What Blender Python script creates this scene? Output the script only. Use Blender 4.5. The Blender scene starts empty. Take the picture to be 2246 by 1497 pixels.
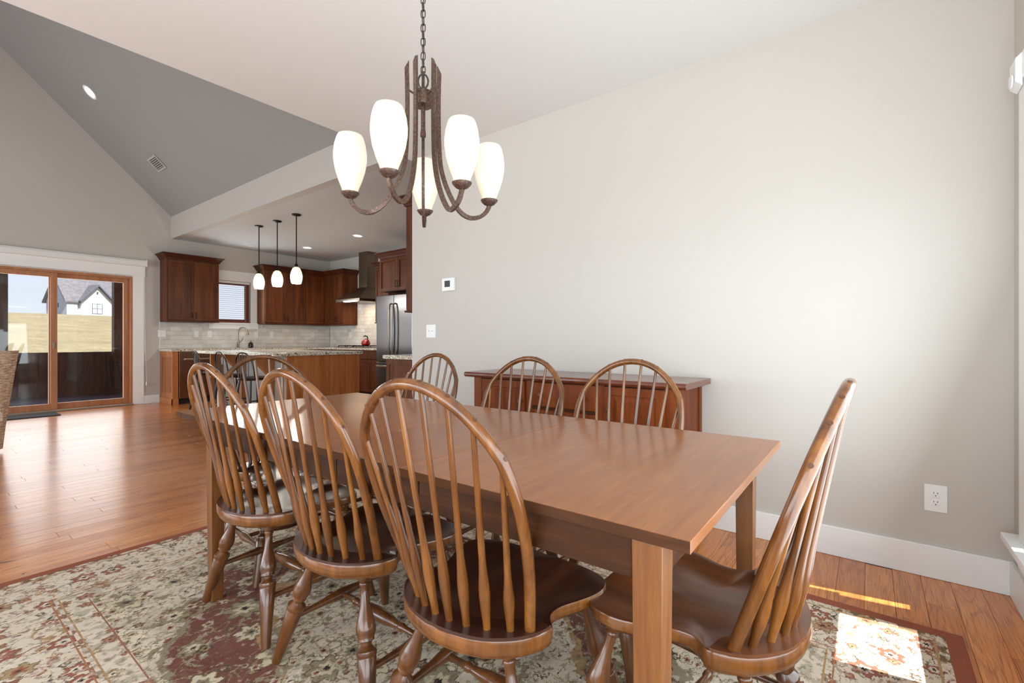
import bpy, bmesh, math, random
from mathutils import Vector, Matrix
random.seed(7)
S = bpy.context.scene
COL = S.collection
PI = math.pi

# ------------------------------------------------------------------ camera, sky, sun, big lights, exposure
cam_d = bpy.data.cameras.new('camera'); cam = bpy.data.objects.new('camera', cam_d); COL.objects.link(cam)
cam.location = (0, 0, 1.09)
cam.rotation_euler = (PI/2, 0, math.radians(37.3) - PI/2)
cam_d.sensor_width = 36; cam_d.lens = 1030/2246*36
cam_d.shift_y = -(748.5-745)/2246
cam_d.clip_start = .02; cam_d.clip_end = 500
S.camera = cam
S.view_settings.view_transform = 'Standard'; S.view_settings.look = 'None'
S.view_settings.gamma = 1; S.view_settings.use_curve_mapping = False
S.view_settings.exposure = 0.08

W = bpy.data.worlds.new('sky'); S.world = W; W.use_nodes = True
wn = W.node_tree.nodes; wl = W.node_tree.links; wn.clear()
wo = wn.new('ShaderNodeOutputWorld'); wb = wn.new('ShaderNodeBackground')
wt = wn.new('ShaderNodeTexCoord'); ws = wn.new('ShaderNodeSeparateXYZ'); wr = wn.new('ShaderNodeValToRGB')
wl.new(wt.outputs['Generated'], ws.inputs[0]); wl.new(ws.outputs['Z'], wr.inputs[0]); wl.new(wr.outputs[0], wb.inputs[0]); wl.new(wb.outputs[0], wo.inputs[0])
wr.color_ramp.elements[0].position = 0.0; wr.color_ramp.elements[0].color = (.86, .92, 1.0, 1)
wr.color_ramp.elements[1].position = 0.5; wr.color_ramp.elements[1].color = (.42, .60, .95, 1)
wb.inputs[1].default_value = 0.95

def light(name, typ, loc, rot, energy, color=(1, 1, 1), **kw):
    d = bpy.data.lights.new(name, typ); d.energy = energy; d.color = color
    for k, v in kw.items(): setattr(d, k, v)
    o = bpy.data.objects.new(name, d); COL.objects.link(o); o.location = loc; o.rotation_euler = rot
    return o
sd = Vector((-.17, 1, -1.0))
light('sun', 'SUN', (0, -6, 6), sd.to_track_quat('-Z', 'Y').to_euler(), 19, (1, .95, .88), angle=.008)
def area(name, loc, rot, sx, sy, e, c=(1, 1, 1)):
    return light(name, 'AREA', loc, rot, e, c, shape='RECTANGLE', size=sx, size_y=sy)
# daylight of the windows behind and beside the camera, and of the sliding door
DAY = (.79, .925, 1)
area('daylight_back_windows', (.6, -.46, 1.30), (PI/2+.30, 0, 0), 3.6, 1.9, 106, DAY)
area('daylight_left_windows', (-2.32, 1.3, 1.3), (PI/2+.12, 0, -PI/2), 3.4, 1.9, 102, DAY)
area('daylight_sliding_door', (1.45, 10.15, 1.1), (PI/2, 0, PI), 2.0, 2.1, 28, (1, .94, .86))
area('daylight_great_room', (-4.1, 6.8, 1.3), (PI/2, 0, -PI/2), 4.5, 1.7, 195, DAY)
area('daylight_kitchen_window', (3.95, 9.72, 1.84), (PI/2, 0, PI), .6, .7, 14, DAY)

# ------------------------------------------------------------------ materials
def lin(c):
    c /= 255.
    return c/12.92 if c <= .04045 else ((c+.055)/1.055)**2.4
def rgb(r, g, b): return (lin(r), lin(g), lin(b), 1)

class N:
    """tiny expression layer over shader nodes"""
    t = None
    def __init__(s, k): s.k = k
    @staticmethod
    def m(op, a, b=None, c=None):
        n = N.t.nodes.new('ShaderNodeMath'); n.operation = op
        for i, v in enumerate((a, b, c)):
            if v is None: continue
            if isinstance(v, N): N.t.links.new(v.k, n.inputs[i])
            else: n.inputs[i].default_value = v
        return N(n.outputs[0])
    def __add__(s, o): return N.m('ADD', s, o)
    __radd__ = __add__
    def __sub__(s, o): return N.m('SUBTRACT', s, o)
    def __rsub__(s, o): return N.m('SUBTRACT', o, s)
    def __mul__(s, o): return N.m('MULTIPLY', s, o)
    __rmul__ = __mul__
    def __truediv__(s, o): return N.m('DIVIDE', s, o)
    def lt(s, o): return N.m('LESS_THAN', s, o)
    def gt(s, o): return N.m('GREATER_THAN', s, o)
    def abs(s): return N.m('ABSOLUTE', s)
    def fr(s): return N.m('FRACT', s)
    def fl(s): return N.m('FLOOR', s)
    def sin(s): return N.m('SINE', s)
    def mn(s, o): return N.m('MINIMUM', s, o)
    def mx(s, o): return N.m('MAXIMUM', s, o)
def sm(x, a, b):
    n = N.t.nodes.new('ShaderNodeMapRange'); n.interpolation_type = 'SMOOTHSTEP'
    N.t.links.new(x.k, n.inputs[0]); n.inputs[1].default_value = a; n.inputs[2].default_value = b
    return N(n.outputs[0])
def mixc(f, a, b):
    n = N.t.nodes.new('ShaderNodeMix'); n.data_type = 'RGBA'
    for i, v in ((0, f), (6, a), (7, b)):
        if isinstance(v, N): N.t.links.new(v.k, n.inputs[i])
        else: n.inputs[i].default_value = v
    return N(n.outputs[2])
def vec(x, y, z=0.):
    n = N.t.nodes.new('ShaderNodeCombineXYZ')
    for i, v in enumerate((x, y, z)):
        if isinstance(v, N): N.t.links.new(v.k, n.inputs[i])
        else: n.inputs[i].default_value = v
    return N(n.outputs[0])
def noise(v, scale, detail=2, out=0, rough=.5, dist=0):
    n = N.t.nodes.new('ShaderNodeTexNoise'); N.t.links.new(v.k, n.inputs['Vector'])
    n.inputs['Scale'].default_value = scale; n.inputs['Detail'].default_value = detail
    n.inputs['Roughness'].default_value = rough; n.inputs['Distortion'].default_value = dist
    return N(n.outputs[out])
def voro(v, scale, feature='F1', out='Distance', rnd=1.):
    n = N.t.nodes.new('ShaderNodeTexVoronoi'); n.feature = feature; N.t.links.new(v.k, n.inputs['Vector'])
    n.inputs['Scale'].default_value = scale
    if 'Randomness' in n.inputs: n.inputs['Randomness'].default_value = rnd
    return N(n.outputs[out])
def sep(v):
    n = N.t.nodes.new('ShaderNodeSeparateXYZ'); N.t.links.new(v.k, n.inputs[0]); return [N(o) for o in n.outputs]
def coord(kind='Object'):
    if kind == 'pos':
        n = N.t.nodes.new('ShaderNodeNewGeometry'); return N(n.outputs['Position'])
    return N(N.t.nodes.new('ShaderNodeTexCoord').outputs[kind])
def orand(): return N(N.t.nodes.new('ShaderNodeObjectInfo').outputs['Random'])
def attr(name):
    n = N.t.nodes.new('ShaderNodeAttribute'); n.attribute_name = name; return N(n.outputs['Fac'])
def ramp(f, *stops):
    n = N.t.nodes.new('ShaderNodeValToRGB'); N.t.links.new(f.k, n.inputs[0]); e = n.color_ramp.elements
    while len(e) < len(stops): e.new(.5)
    for i, (p, c) in enumerate(stops): e[i].position = p; e[i].color = c
    return N(n.outputs[0])

def mat(name, base=(.8, .8, .8, 1), rough=.5, metal=0., fn=None, coat=0., spec=.5, emit=None, estr=0., bump=None, coatr=.1, aniso=0):
    m = bpy.data.materials.new(name); m.use_nodes = True; t = m.node_tree; N.t = t
    b = t.nodes['Principled BSDF']
    b.inputs['Base Color'].default_value = base; b.inputs['Roughness'].default_value = rough; b.inputs['Metallic'].default_value = metal
    b.inputs['Coat Weight'].default_value = coat; b.inputs['Coat Roughness'].default_value = coatr; b.inputs['Specular IOR Level'].default_value = spec
    b.inputs['Anisotropic'].default_value = aniso
    if emit: b.inputs['Emission Color'].default_value = emit; b.inputs['Emission Strength'].default_value = estr
    if fn:
        r = fn()
        for k, v in r.items():
            if k == 'bump':
                h, st, di = v; n = t.nodes.new('ShaderNodeBump'); n.inputs['Strength'].default_value = st; n.inputs['Distance'].default_value = di
                t.links.new(h.k, n.inputs['Height']); t.links.new(n.outputs[0], b.inputs['Normal'])
            else: t.links.new(v.k, b.inputs[k])
    return m

def wood(name, c0, c1, c2, axis='x', scale=1., rough=.35, coat=.0, spec=.5, world=False, perobj=.25, coatr=.12):
    def fn():
        p = coord('pos' if world else 'Object'); x, y, z = sep(p); o = orand()*17.
        st = {'x': (1.2, 14, 14), 'y': (14, 1.2, 14), 'z': (14, 14, 1.2)}[axis]
        v = vec(x*(st[0]*scale)+o, y*(st[1]*scale)+o, z*(st[2]*scale))
        g = noise(v, 1., 5, rough=.62, dist=.4)
        f = noise(vec(x*(st[0]*scale*4)+o, y*(st[1]*scale*4), z*(st[2]*scale*4)), 1.6, 2)
        k = g*.75 + f*.25 + (orand()-.5)*perobj*.5
        return {'Base Color': ramp(k, (.28, c0), (.5, c1), (.72, c2)), 'bump': (f, .04, .002)}
    return mat(name, rough=rough, coat=coat, spec=spec, fn=fn, coatr=coatr)

M = {}
M['wall'] = mat('greige_wall_paint', rgb(199, 192, 184), .75, fn=lambda: {'bump': (noise(coord('pos'), 220., 2), .05, .001)})
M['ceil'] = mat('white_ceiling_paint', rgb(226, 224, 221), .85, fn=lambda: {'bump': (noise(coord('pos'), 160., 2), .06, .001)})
M['vault'] = mat('dimmed_vault_ceiling_paint', rgb(154, 152, 150), .85)  # grey darkened further to keep the vault dim against the great-room lamp
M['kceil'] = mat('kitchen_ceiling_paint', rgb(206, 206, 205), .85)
M['trim'] = mat('white_trim_paint', rgb(240, 240, 238), .38)
M['plastic'] = mat('white_plastic', rgb(240, 240, 238), .3)
M['dark'] = mat('black_gap', rgb(12, 10, 9), .7)
M['slot'] = mat('dark_grey_slot', rgb(60, 58, 56), .6)
M['chair'] = wood('antique_maple_stain', rgb(56, 29, 10), rgb(108, 62, 22), rgb(146, 92, 38), 'z', .8, .26, .5, coatr=.14, perobj=.16)
M['chairleg'] = wood('antique_maple_leg_stain', rgb(46, 24, 10), rgb(88, 50, 21), rgb(122, 74, 34), 'z', .8, .28, .5, coatr=.14, perobj=.16)
M['seat'] = wood('dark_rubbed_seat_finish', rgb(40, 22, 16), rgb(60, 32, 22), rgb(92, 52, 30), 'y', .6, .34, .4, coatr=.22)
M['seat_brown'] = wood('rubbed_brown_seat_finish', rgb(66, 34, 16), rgb(96, 53, 26), rgb(124, 74, 38), 'y', .6, .32, .4, coatr=.22)
M['peg'] = mat('dark_end_grain_peg', rgb(84, 50, 28), .45)
M['table'] = wood('table_top_stain', rgb(122, 66, 21), rgb(140, 80, 28), rgb(156, 94, 38), 'x', 2.4, .42, .52, spec=.3, perobj=.3, coatr=.17)
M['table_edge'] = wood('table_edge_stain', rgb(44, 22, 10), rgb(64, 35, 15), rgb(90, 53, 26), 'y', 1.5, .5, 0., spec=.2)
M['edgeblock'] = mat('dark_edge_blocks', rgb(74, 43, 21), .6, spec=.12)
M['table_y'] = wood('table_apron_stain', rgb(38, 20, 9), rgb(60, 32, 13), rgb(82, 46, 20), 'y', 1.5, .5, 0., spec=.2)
M['table_z'] = wood('table_leg_stain', rgb(86, 46, 17), rgb(108, 63, 25), rgb(126, 79, 35), 'z', 2.2, .4, .15)
M['sideb'] = wood('sideboard_cherry_stain', rgb(78, 31, 8), rgb(118, 54, 15), rgb(144, 72, 24), 'z', 1.2, .45, .0, spec=.2)
M['sidetop'] = wood('sideboard_top_stain', rgb(84, 34, 16), rgb(112, 52, 26), rgb(132, 68, 36), 'y', 1.2, .28, .4)
M['cherry'] = wood('kitchen_cherry_stain', rgb(56, 26, 9), rgb(90, 45, 17), rgb(116, 64, 26), 'z', 1.0, .48, 0., spec=.3)
M['cherryx'] = wood('kitchen_cherry_moulding', rgb(50, 20, 8), rgb(76, 32, 12), rgb(96, 44, 18), 'x', 1.0, .48, 0., spec=.3)
M['island'] = wood('island_cherry_panel', rgb(136, 76, 34), rgb(172, 104, 52), rgb(192, 122, 64), 'z', .9, .45, 0.)
M['endstrip'] = wood('end_panel_strip_stain', rgb(112, 62, 28), rgb(146, 86, 42), rgb(166, 104, 54), 'z', .9, .45, 0.)
M['fir'] = wood('door_fir_varnish', rgb(148, 94, 58), rgb(174, 114, 74), rgb(192, 134, 94), 'z', 1., .4, .1)
M['bronze'] = mat('oil_rubbed_bronze', rgb(98, 80, 70), .45, .6, fn=lambda: {'Base Color': mixc(sm(noise(coord(), 140., 4), .35, .7), rgb(82, 65, 57), rgb(118, 94, 80))})
M['iron'] = mat('black_iron', rgb(34, 28, 26), .45, .7)
M['chain'] = mat('grey_chain_metal', rgb(84, 78, 74), .45, .8)
M['steel'] = mat('brushed_stainless', rgb(112, 112, 117), .24, 1., fn=lambda: {'bump': (noise(vec(sep(coord())[0]*400., sep(coord())[1]*400., sep(coord())[2]*3.), 1., 1), .03, .001)})
M['steel_d'] = mat('dark_stainless', rgb(128, 112, 96), .3, 1.)
M['nickel'] = mat('brushed_nickel', rgb(150, 138, 122), .3, 1.)
M['blackgl'] = mat('black_gloss', rgb(14, 13, 14), .15)
M['red'] = mat('red_enamel', rgb(160, 14, 10), .12, coat=.6)
M['stool'] = mat('black_brown_stool_paint', rgb(44, 28, 22), .3)
M['grey'] = mat('island_grey_paint', rgb(168, 164, 156), .5)
M['mat'] = mat('charcoal_mat', rgb(44, 46, 50), .9, fn=lambda: {'bump': (noise(coord('pos'), 300., 2), .4, .003)})
M['lens'] = mat('lit_lens', rgb(255, 255, 255), .5, emit=(1, .96, .9, 1), estr=6.)
M['lens_off'] = mat('unlit_lens', rgb(205, 203, 200), .5)
M['vent'] = mat('vent_enamel', rgb(180, 177, 172), .5)
M['hoodlight'] = mat('hood_lamp', rgb(255, 240, 210), .5, emit=(1, .9, .72, 1), estr=9.)

def shade_fn():
    p = sep(coord()); h = sm(p[2], -.02, .2)
    return {'Emission Color': mixc(h, (1, .78, .52, 1), (1, .97, .90, 1)), }
M['shade'] = mat('opal_glass_lit', rgb(214, 202, 180), .25, fn=lambda: {'Emission Color': mixc(sm(sep(coord('Generated'))[2], 0., .55), (1, .66, .36, 1), (1, .95, .86, 1))}, estr=0)
M['shade'].node_tree.nodes['Principled BSDF'].inputs['Emission Strength'].default_value = .36
M['pshade'] = mat('pendant_opal_glass_lit', rgb(250, 240, 220), .25, fn=lambda: {'Emission Color': mixc(sm(sep(coord('Generated'))[2], .1, .9), (1, .95, .84, 1), (1, .74, .42, 1))}, estr=0)
M['pshade'].node_tree.nodes['Principled BSDF'].inputs['Emission Strength'].default_value = 1.25

def thin_glass(name, tint=(1, 1, 1, 1), refl=.08):
    m = bpy.data.materials.new(name); m.use_nodes = True; t = m.node_tree; t.nodes.clear()
    o = t.nodes.new('ShaderNodeOutputMaterial'); mx = t.nodes.new('ShaderNodeMixShader'); a = t.nodes.new('ShaderNodeBsdfTransparent'); g = t.nodes.new('ShaderNodeBsdfGlossy')
    a.inputs[0].default_value = tint; g.inputs['Roughness'].default_value = .02; mx.inputs[0].default_value = refl
    t.links.new(a.outputs[0], mx.inputs[1]); t.links.new(g.outputs[0], mx.inputs[2]); t.links.new(mx.outputs[0], o.inputs[0])
    return m
M['glass'] = thin_glass('window_pane_glass', refl=.035)

def granite():
    p = coord('pos'); v = voro(p, 95., out='Color'); r, g, b = sep(v); n = noise(p, 40., 3)
    base = mixc(sm(n, .35, .65), rgb(214, 206, 190), rgb(178, 164, 142))
    c = mixc(r.lt(.13), base, rgb(58, 48, 42)); c = mixc(g.gt(.86), c, rgb(240, 236, 226))
    return {'Base Color': c}
M['granite'] = mat('speckled_granite', rough=.14, fn=granite)
def tile():
    n = noise(coord('pos'), 7., 3); k = n*.7 + orand()*.45
    return {'Base Color': ramp(k, (.2, rgb(204, 197, 188)), (.55, rgb(222, 216, 208)), (.9, rgb(234, 229, 222)))}
M['tile'] = mat('glazed_subway_tile', rough=.12, fn=tile)
M['grout'] = mat('pale_grout', rgb(206, 200, 192), .9)

def plank_fn():
    p = coord('pos'); x, y, z = sep(p); t = attr('tone'); o = t*71.
    v = vec(x*1.6+o, y*26.+o*3., o)
    g = noise(v, 1., 5, rough=.6, dist=.8)
    pore = noise(vec(x*9., y*330.+o, o), 1., 2)
    k = g*.62 + t*.30 + .05
    ring = (noise(vec(x*.8+o, y*8.+o*3., o), 1., 2, dist=.5)*70.).sin()
    c = ramp(k, (.2, rgb(154, 84, 36)), (.42, rgb(194, 115, 53)), (.62, rgb(214, 134, 67)), (.85, rgb(228, 156, 90)))
    c = mixc(sm(pore, .5, .7)*.7, c, rgb(118, 62, 30))
    c = mixc(sm(ring, .45, 1.)*.34, c, rgb(128, 68, 32))
    knot = noise(vec(x*2.2+o*5., y*9.+o*2., o), 1., 3, dist=1.5)
    c = mixc(sm(knot, .715, .735), c, rgb(58, 36, 26))
    return {'Base Color': c, 'bump': (pore, .05, .001)}
M['plank'] = mat('oak_floor_plank', rough=.45, fn=plank_fn, coat=.85, coatr=.2, spec=.15)
M['subfloor'] = mat('dark_floor_joint', rgb(70, 40, 22), .8)

def rug_fn():
    x, y, z = sep(coord('pos'))
    X0, X1, Y0, Y1 = .02, 2.36, -.27, 3.07
    xe, ye = x, y
    x = xe + (noise(vec(xe*22., ye*230., 0.), 1., 2)-.5)*.03; y = ye + (noise(vec(xe*110., ye*110., 5.), 1., 2)-.5)*.012
    wx = noise(vec(x, y, 3.), 9., 2)-.5; wy = noise(vec(x, y, 9.), 9., 2)-.5
    ex = (xe-X0).mn(X1-xe); ey = (ye-Y0).mn(Y1-ye); e = ex.mn(ey)
    cream = mixc(noise(vec(x, y, 0), 5., 2), rgb(218, 199, 174), rgb(232, 217, 198)); rust = rgb(150, 78, 58); maroon = mixc(noise(vec(x, y, 2.), 6., 3), rgb(98, 52, 44), rgb(134, 90, 78))
    green = rgb(146, 134, 112); black = rgb(46, 44, 42); tan = rgb(182, 146, 104); grey = rgb(176, 166, 148)
    def flowers(c, sc, R, cols, seed, npet=5, keep=1.):
        v = vec(x+wx*.02, y+wy*.02, 0.)
        n = N.t.nodes.new('ShaderNodeTexVoronoi'); n.voronoi_dimensions = '2D'; n.inputs['Scale'].default_value = sc; n.inputs['Randomness'].default_value = .75
        off = vec(x+seed, y+seed*.37, 0.); N.t.links.new(off.k, n.inputs['Vector'])
        px_, py_, _ = sep(N(n.outputs['Position'])); r, g, b = sep(N(n.outputs['Color']))
        dx = x+seed-px_; dy = y+seed*.37-py_
        rad = N.m('SQRT', dx*dx+dy*dy) + wx*.012
        th = N.m('ARCTAN2', dy, dx)
        pet = (th*float(npet)+g*6.28).sin()*.17+.83
        q = rad/(pet*R*(b*.5+.6))
        for lo, hi, c1, c2 in cols:
            k = r.gt(lo)*r.lt(hi)
            c = mixc(k*q.lt(1.12), c, line); c = mixc(k*q.lt(1.), c, c1); c = mixc(k*q.lt(.55), c, c2); c = mixc(k*q.lt(.22), c, black)
        return c
    def scroll(c, sc, seed, w, cc, dist=1.2):
        n = noise(vec(x, y, seed), sc, 1, dist=dist)
        return mixc((n-.5).abs().lt(w), c, cc)
    line = rgb(112, 92, 74)
    # main border
    b = cream
    b = scroll(b, 6., 1.3, .008, tan); b = scroll(b, 7., 7.7, .005, rgb(84, 78, 66))
    n1 = noise(vec(x, y, 21.), 13., 2, dist=1.4)
    b = mixc((n1-.63).abs().lt(.018), b, rgb(158, 104, 84))
    n2 = noise(vec(x, y, 27.), 22., 2, dist=.8)
    b = mixc(sm(n2, .68, .70), b, rgb(140, 130, 100))
    b = flowers(b, 7., .042, [(0, .5, rgb(160, 98, 80), cream), (.5, .8, rgb(178, 150, 110), rgb(160, 98, 80))], 4.1, 6)
    b = flowers(b, 11., .020, [(0, .35, rgb(166, 108, 90), tan), (.6, .72, rgb(90, 84, 72), cream)], 14.7, 4)
    g = rgb(190, 178, 156)
    g = mixc(sm(noise(vec(x, y, 41.), 20., 2), .45, .5), g, cream)
    g = flowers(g, 13., .026, [(0, .55, rgb(158, 104, 92), tan), (.55, .8, rgb(170, 140, 104), cream)], 8.3, 5)
    mxn = noise(vec(x, y, 60.), 2.6, 3, dist=.8)
    cxd = (x-1.19)/.72; cyd = (y-1.4)/1.12
    rad = N.m('SQRT', cxd*cxd+cyd*cyd)
    wob = rad + (mxn-.5)*.55
    creamf = mixc(sm(noise(vec(x, y, 64.), 7., 2), .4, .6), rgb(226, 209, 184), rgb(202, 187, 166))
    f = mixc(wob.gt(.99), maroon, creamf)
    f = mixc(wob.lt(.66), f, creamf)
    f = mixc((wob-.99).abs().lt(.014), f, green); f = mixc((wob-.66).abs().lt(.016), f, tan)
    f = scroll(f, 8., 31., .010, rgb(152, 138, 108)); f = scroll(f, 11., 37., .006, rgb(70, 64, 54))
    f = mixc(sm(noise(vec(x, y, 77.), 17., 3, dist=1.), .60, .62), f, rgb(150, 136, 108))
    f = mixc(sm(noise(vec(x, y, 83.), 15., 3, dist=1.), .65, .67), f, rgb(128, 78, 66))
    f = flowers(f, 5.2, .072, [(0, .45, rgb(208, 194, 162), rgb(140, 128, 104)), (.45, .75, rgb(150, 138, 112), rgb(206, 190, 158))], 12.9, 7)
    f = flowers(f, 10., .026, [(0, .4, rgb(200, 186, 154), rgb(150, 92, 78)), (.7, .85, rgb(80, 74, 64), tan)], 22.2, 5)
    c = mixc(e.gt(.375), b, g); c = mixc(e.gt(.475), c, f)
    for d0, w, cc in ((.365, .0026, rgb(176, 120, 86)), (.39, .003, tan), (.47, .0026, rgb(160, 108, 88)), (.085, .004, tan)):
        c = mixc((e-d0).abs().lt(w), c, cc)
    nb = sm(noise(vec(x, y, 50.), 18., 2), .5, .56)
    c = mixc(e.lt(.08)*nb, c, rgb(120, 100, 70))
    c = mixc(sm(noise(vec(x, y, 91.), 42., 3, dist=.6), .55, .61)*.55, c, rgb(128, 96, 80))
    c = mixc(sm(noise(vec(x, y, 95.), 30., 3, dist=.6), .60, .65)*.35, c, rgb(236, 226, 208))
    c = mixc(e.lt(.052), c, rgb(156, 88, 66))
    pile = noise(vec(x, y, 0.), 420., 2)
    c = mixc(pile*.22, c, rgb(70, 60, 50))
    return {'Base Color': c, 'bump': (pile, .5, .004)}
M['rug'] = mat('oriental_rug_pile', rough=.95, spec=.15, fn=rug_fn)
M['rug_edge'] = mat('rug_binding', rgb(142, 72, 52), .95)
def wick():
    x, y, z = sep(coord()); 
    k = noise(vec(x*14., y*14., z*150.), 1., 2)*.75 + noise(vec(x*90., y*90., z*12.), 1., 1)*.25
    return {'Base Color': ramp(k, (.3, rgb(132, 100, 74)), (.47, rgb(200, 170, 140)), (.62, rgb(242, 226, 206))), 'bump': (k, .5, .006)}
M['wicker'] = mat('woven_wicker', rough=.7, fn=wick)
M['porchwood'] = wood('dark_stained_porch_boards', rgb(62, 36, 26), rgb(96, 58, 42), rgb(124, 78, 58), 'z', 1., .5)
M['porchfloor'] = wood('porch_deck_boards', rgb(84, 82, 92), rgb(114, 112, 124), rgb(136, 134, 146), 'x', 1., .5)
def grass():
    p = coord('pos'); x, y, z = sep(p)
    k = noise(vec(x*.6, y*.25, 0), 1., 4)*.5+noise(vec(x*5., y*1.2, 0), 1., 3)*.5
    return {'Base Color': ramp(k, (.3, rgb(82, 74, 50)), (.5, rgb(102, 93, 66)), (.7, rgb(118, 109, 80)))}
M['grass'] = mat('dry_winter_grass', rough=.95, fn=grass)
M['siding'] = mat('white_house_siding', rgb(205, 205, 210), .7)
M['roof'] = mat('grey_shingle_roof', rgb(112, 112, 118), .9, fn=lambda: {'Base Color': ramp(noise(coord('pos'), 3., 4), (.3, rgb(62, 62, 68)), (.7, rgb(84, 83, 88)))})
M['pane_far'] = mat('far_window_pane', rgb(150, 160, 178), .1)
M['far_frame'] = mat('far_window_frame', rgb(48, 52, 66), .5)
M['blind'] = mat('wood_blind_slat', rgb(150, 92, 74), .45)
M['shadecloth'] = mat('white_shade_fabric', rgb(236, 235, 232), .8)

# ------------------------------------------------------------------ geometry helpers
ORG = {}
def P(name, *a):
    pass
def obj(name, bm, m, parent=None, smooth=False, bevel=0., local=False):
    if bevel > 0:
        bmesh.ops.bevel(bm, geom=list(bm.edges), offset=bevel, segments=2, profile=.5, affect='EDGES', clamp_overlap=True)
    bmesh.ops.recalc_face_normals(bm, faces=bm.faces)
    if parent is not None and not local:
        o0 = ORG.get(parent.name)
        if o0 is not None: bmesh.ops.transform(bm, matrix=o0.inverted(), verts=bm.verts)
    me = bpy.data.meshes.new(name); bm.to_mesh(me); bm.free()
    for mm in (m if isinstance(m, (list, tuple)) else [m]): me.materials.append(mm)
    if smooth:
        for p in me.polygons: p.use_smooth = True
        if smooth != 'all':
            me.set_sharp_from_angle(angle=math.radians(smooth if smooth is not True else 40))
    o = bpy.data.objects.new(name, me); COL.objects.link(o)
    if parent is not None:
        o.parent = parent
        ORG[o.name] = ORG.get(parent.name, Matrix.Identity(4))
    return o
def tag(o, label=None, cat=None, group=None, kind=None):
    if label: o['label'] = label
    if cat: o['category'] = cat
    if group: o['group'] = group
    if kind: o['kind'] = kind
    return o
def thing(name, label, cat, loc=(0, 0, 0), rz=0., group=None):
    o = bpy.data.objects.new(name, None); COL.objects.link(o); o.location = loc; o.rotation_euler = (0, 0, rz); o.empty_display_size = .1
    ORG[o.name] = Matrix.Translation(Vector(loc)) @ Matrix.Rotation(rz, 4, 'Z')
    return tag(o, label, cat, group)
def struct(o, label=None, cat=None):
    o['kind'] = 'structure'
    return tag(o, label, cat)
def BM(): return bmesh.new()
def box(bm, x0, y0, z0, x1, y1, z1):
    r = bmesh.ops.create_cube(bm, size=1.)
    bmesh.ops.scale(bm, vec=(x1-x0, y1-y0, z1-z0), verts=r['verts']); bmesh.ops.translate(bm, vec=((x0+x1)/2, (y0+y1)/2, (z0+z1)/2), verts=r['verts'])
    return bm
def bx(*a): return box(BM(), *a)
def frames(pts):
    pts = [Vector(p) for p in pts]; out = []; n = None
    for i, p in enumerate(pts):
        a = pts[max(i-1, 0)]; b = pts[min(i+1, len(pts)-1)]; t = (b-a).normalized()
        if n is None:
            n = t.orthogonal().normalized()
        else:
            n = (n - t*n.dot(t)); n = n.normalized() if n.length > 1e-6 else t.orthogonal().normalized()
        out.append((p, t, n, t.cross(n)))
    return out
def tube(bm, pts, r, seg=10, cap=True, closed=False):
    fr = frames(pts); rings = []
    for i, (p, t, n, b) in enumerate(fr):
        rr = r[i] if isinstance(r, (list, tuple)) else r
        rings.append([bm.verts.new(p + n*(rr*math.cos(2*PI*k/seg)) + b*(rr*math.sin(2*PI*k/seg))) for k in range(seg)])
    m = len(rings)
    for i in range(m if closed else m-1):
        A, B = rings[i], rings[(i+1) % m]
        off = 0
        if closed and i == m-1:
            off = min(range(seg), key=lambda s: (A[0].co-B[s].co).length)
        for k in range(seg): bm.faces.new((A[k], A[(k+1) % seg], B[(k+1+off) % seg], B[(k+off) % seg]))
    if cap and not closed:
        bm.faces.new(rings[0][::-1]); bm.faces.new(rings[-1])
    return bm
def lathe(bm, prof, base=(0, 0, 0), axis=(0, 0, 1), seg=16, cap=True):
    """prof: list of (radius, distance along axis)"""
    ax = Vector(axis).normalized(); n = ax.orthogonal().normalized(); b = ax.cross(n); o = Vector(base); rings = []
    for r, h in prof:
        r = max(r, 1e-5)
        rings.append([bm.verts.new(o + ax*h + n*(r*math.cos(2*PI*k/seg)) + b*(r*math.sin(2*PI*k/seg))) for k in range(seg)])
    for A, B in zip(rings, rings[1:]):
        for k in range(seg): bm.faces.new((A[k], A[(k+1) % seg], B[(k+1) % seg], B[k]))
    if cap:
        bm.faces.new(rings[0][::-1]); bm.faces.new(rings[-1])
    return bm
def seglathe(bm, p0, p1, prof, seg=12):
    """lathe between two points, prof (t, r)"""
    p0 = Vector(p0); p1 = Vector(p1); L = (p1-p0).length
    return lathe(bm, [(r, t*L) for t, r in prof], p0, p1-p0, seg)
def sweep(bm, pts, side, hw, ht):
    """rectangular bar along pts lying in the plane whose normal is side"""
    side = Vector(side).normalized(); rings = []
    pts = [Vector(p) for p in pts]
    for i, p in enumerate(pts):
        t = (pts[min(i+1, len(pts)-1)]-pts[max(i-1, 0)]).normalized(); n = side.cross(t).normalized()
        rings.append([bm.verts.new(p+n*(a*hw)+side*(b*ht)) for a, b in ((1, 1), (-1, 1), (-1, -1), (1, -1))])
    for A, B in zip(rings, rings[1:]):
        for k in range(4): bm.faces.new((A[k], A[(k+1) % 4], B[(k+1) % 4], B[k]))
    bm.faces.new(rings[0][::-1]); bm.faces.new(rings[-1])
    return rings
def prism(bm, poly, d0, d1, fn):
    """poly of 2-D points extruded between d0 and d1; fn(u, v, d) -> xyz"""
    A = [bm.verts.new(fn(u, v, d0)) for u, v in poly]; B = [bm.verts.new(fn(u, v, d1)) for u, v in poly]
    n = len(poly)
    for i in range(n): bm.faces.new((A[i], A[(i+1) % n], B[(i+1) % n], B[i]))
    bm.faces.new(A[::-1]); bm.faces.new(B)
    return bm
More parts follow.
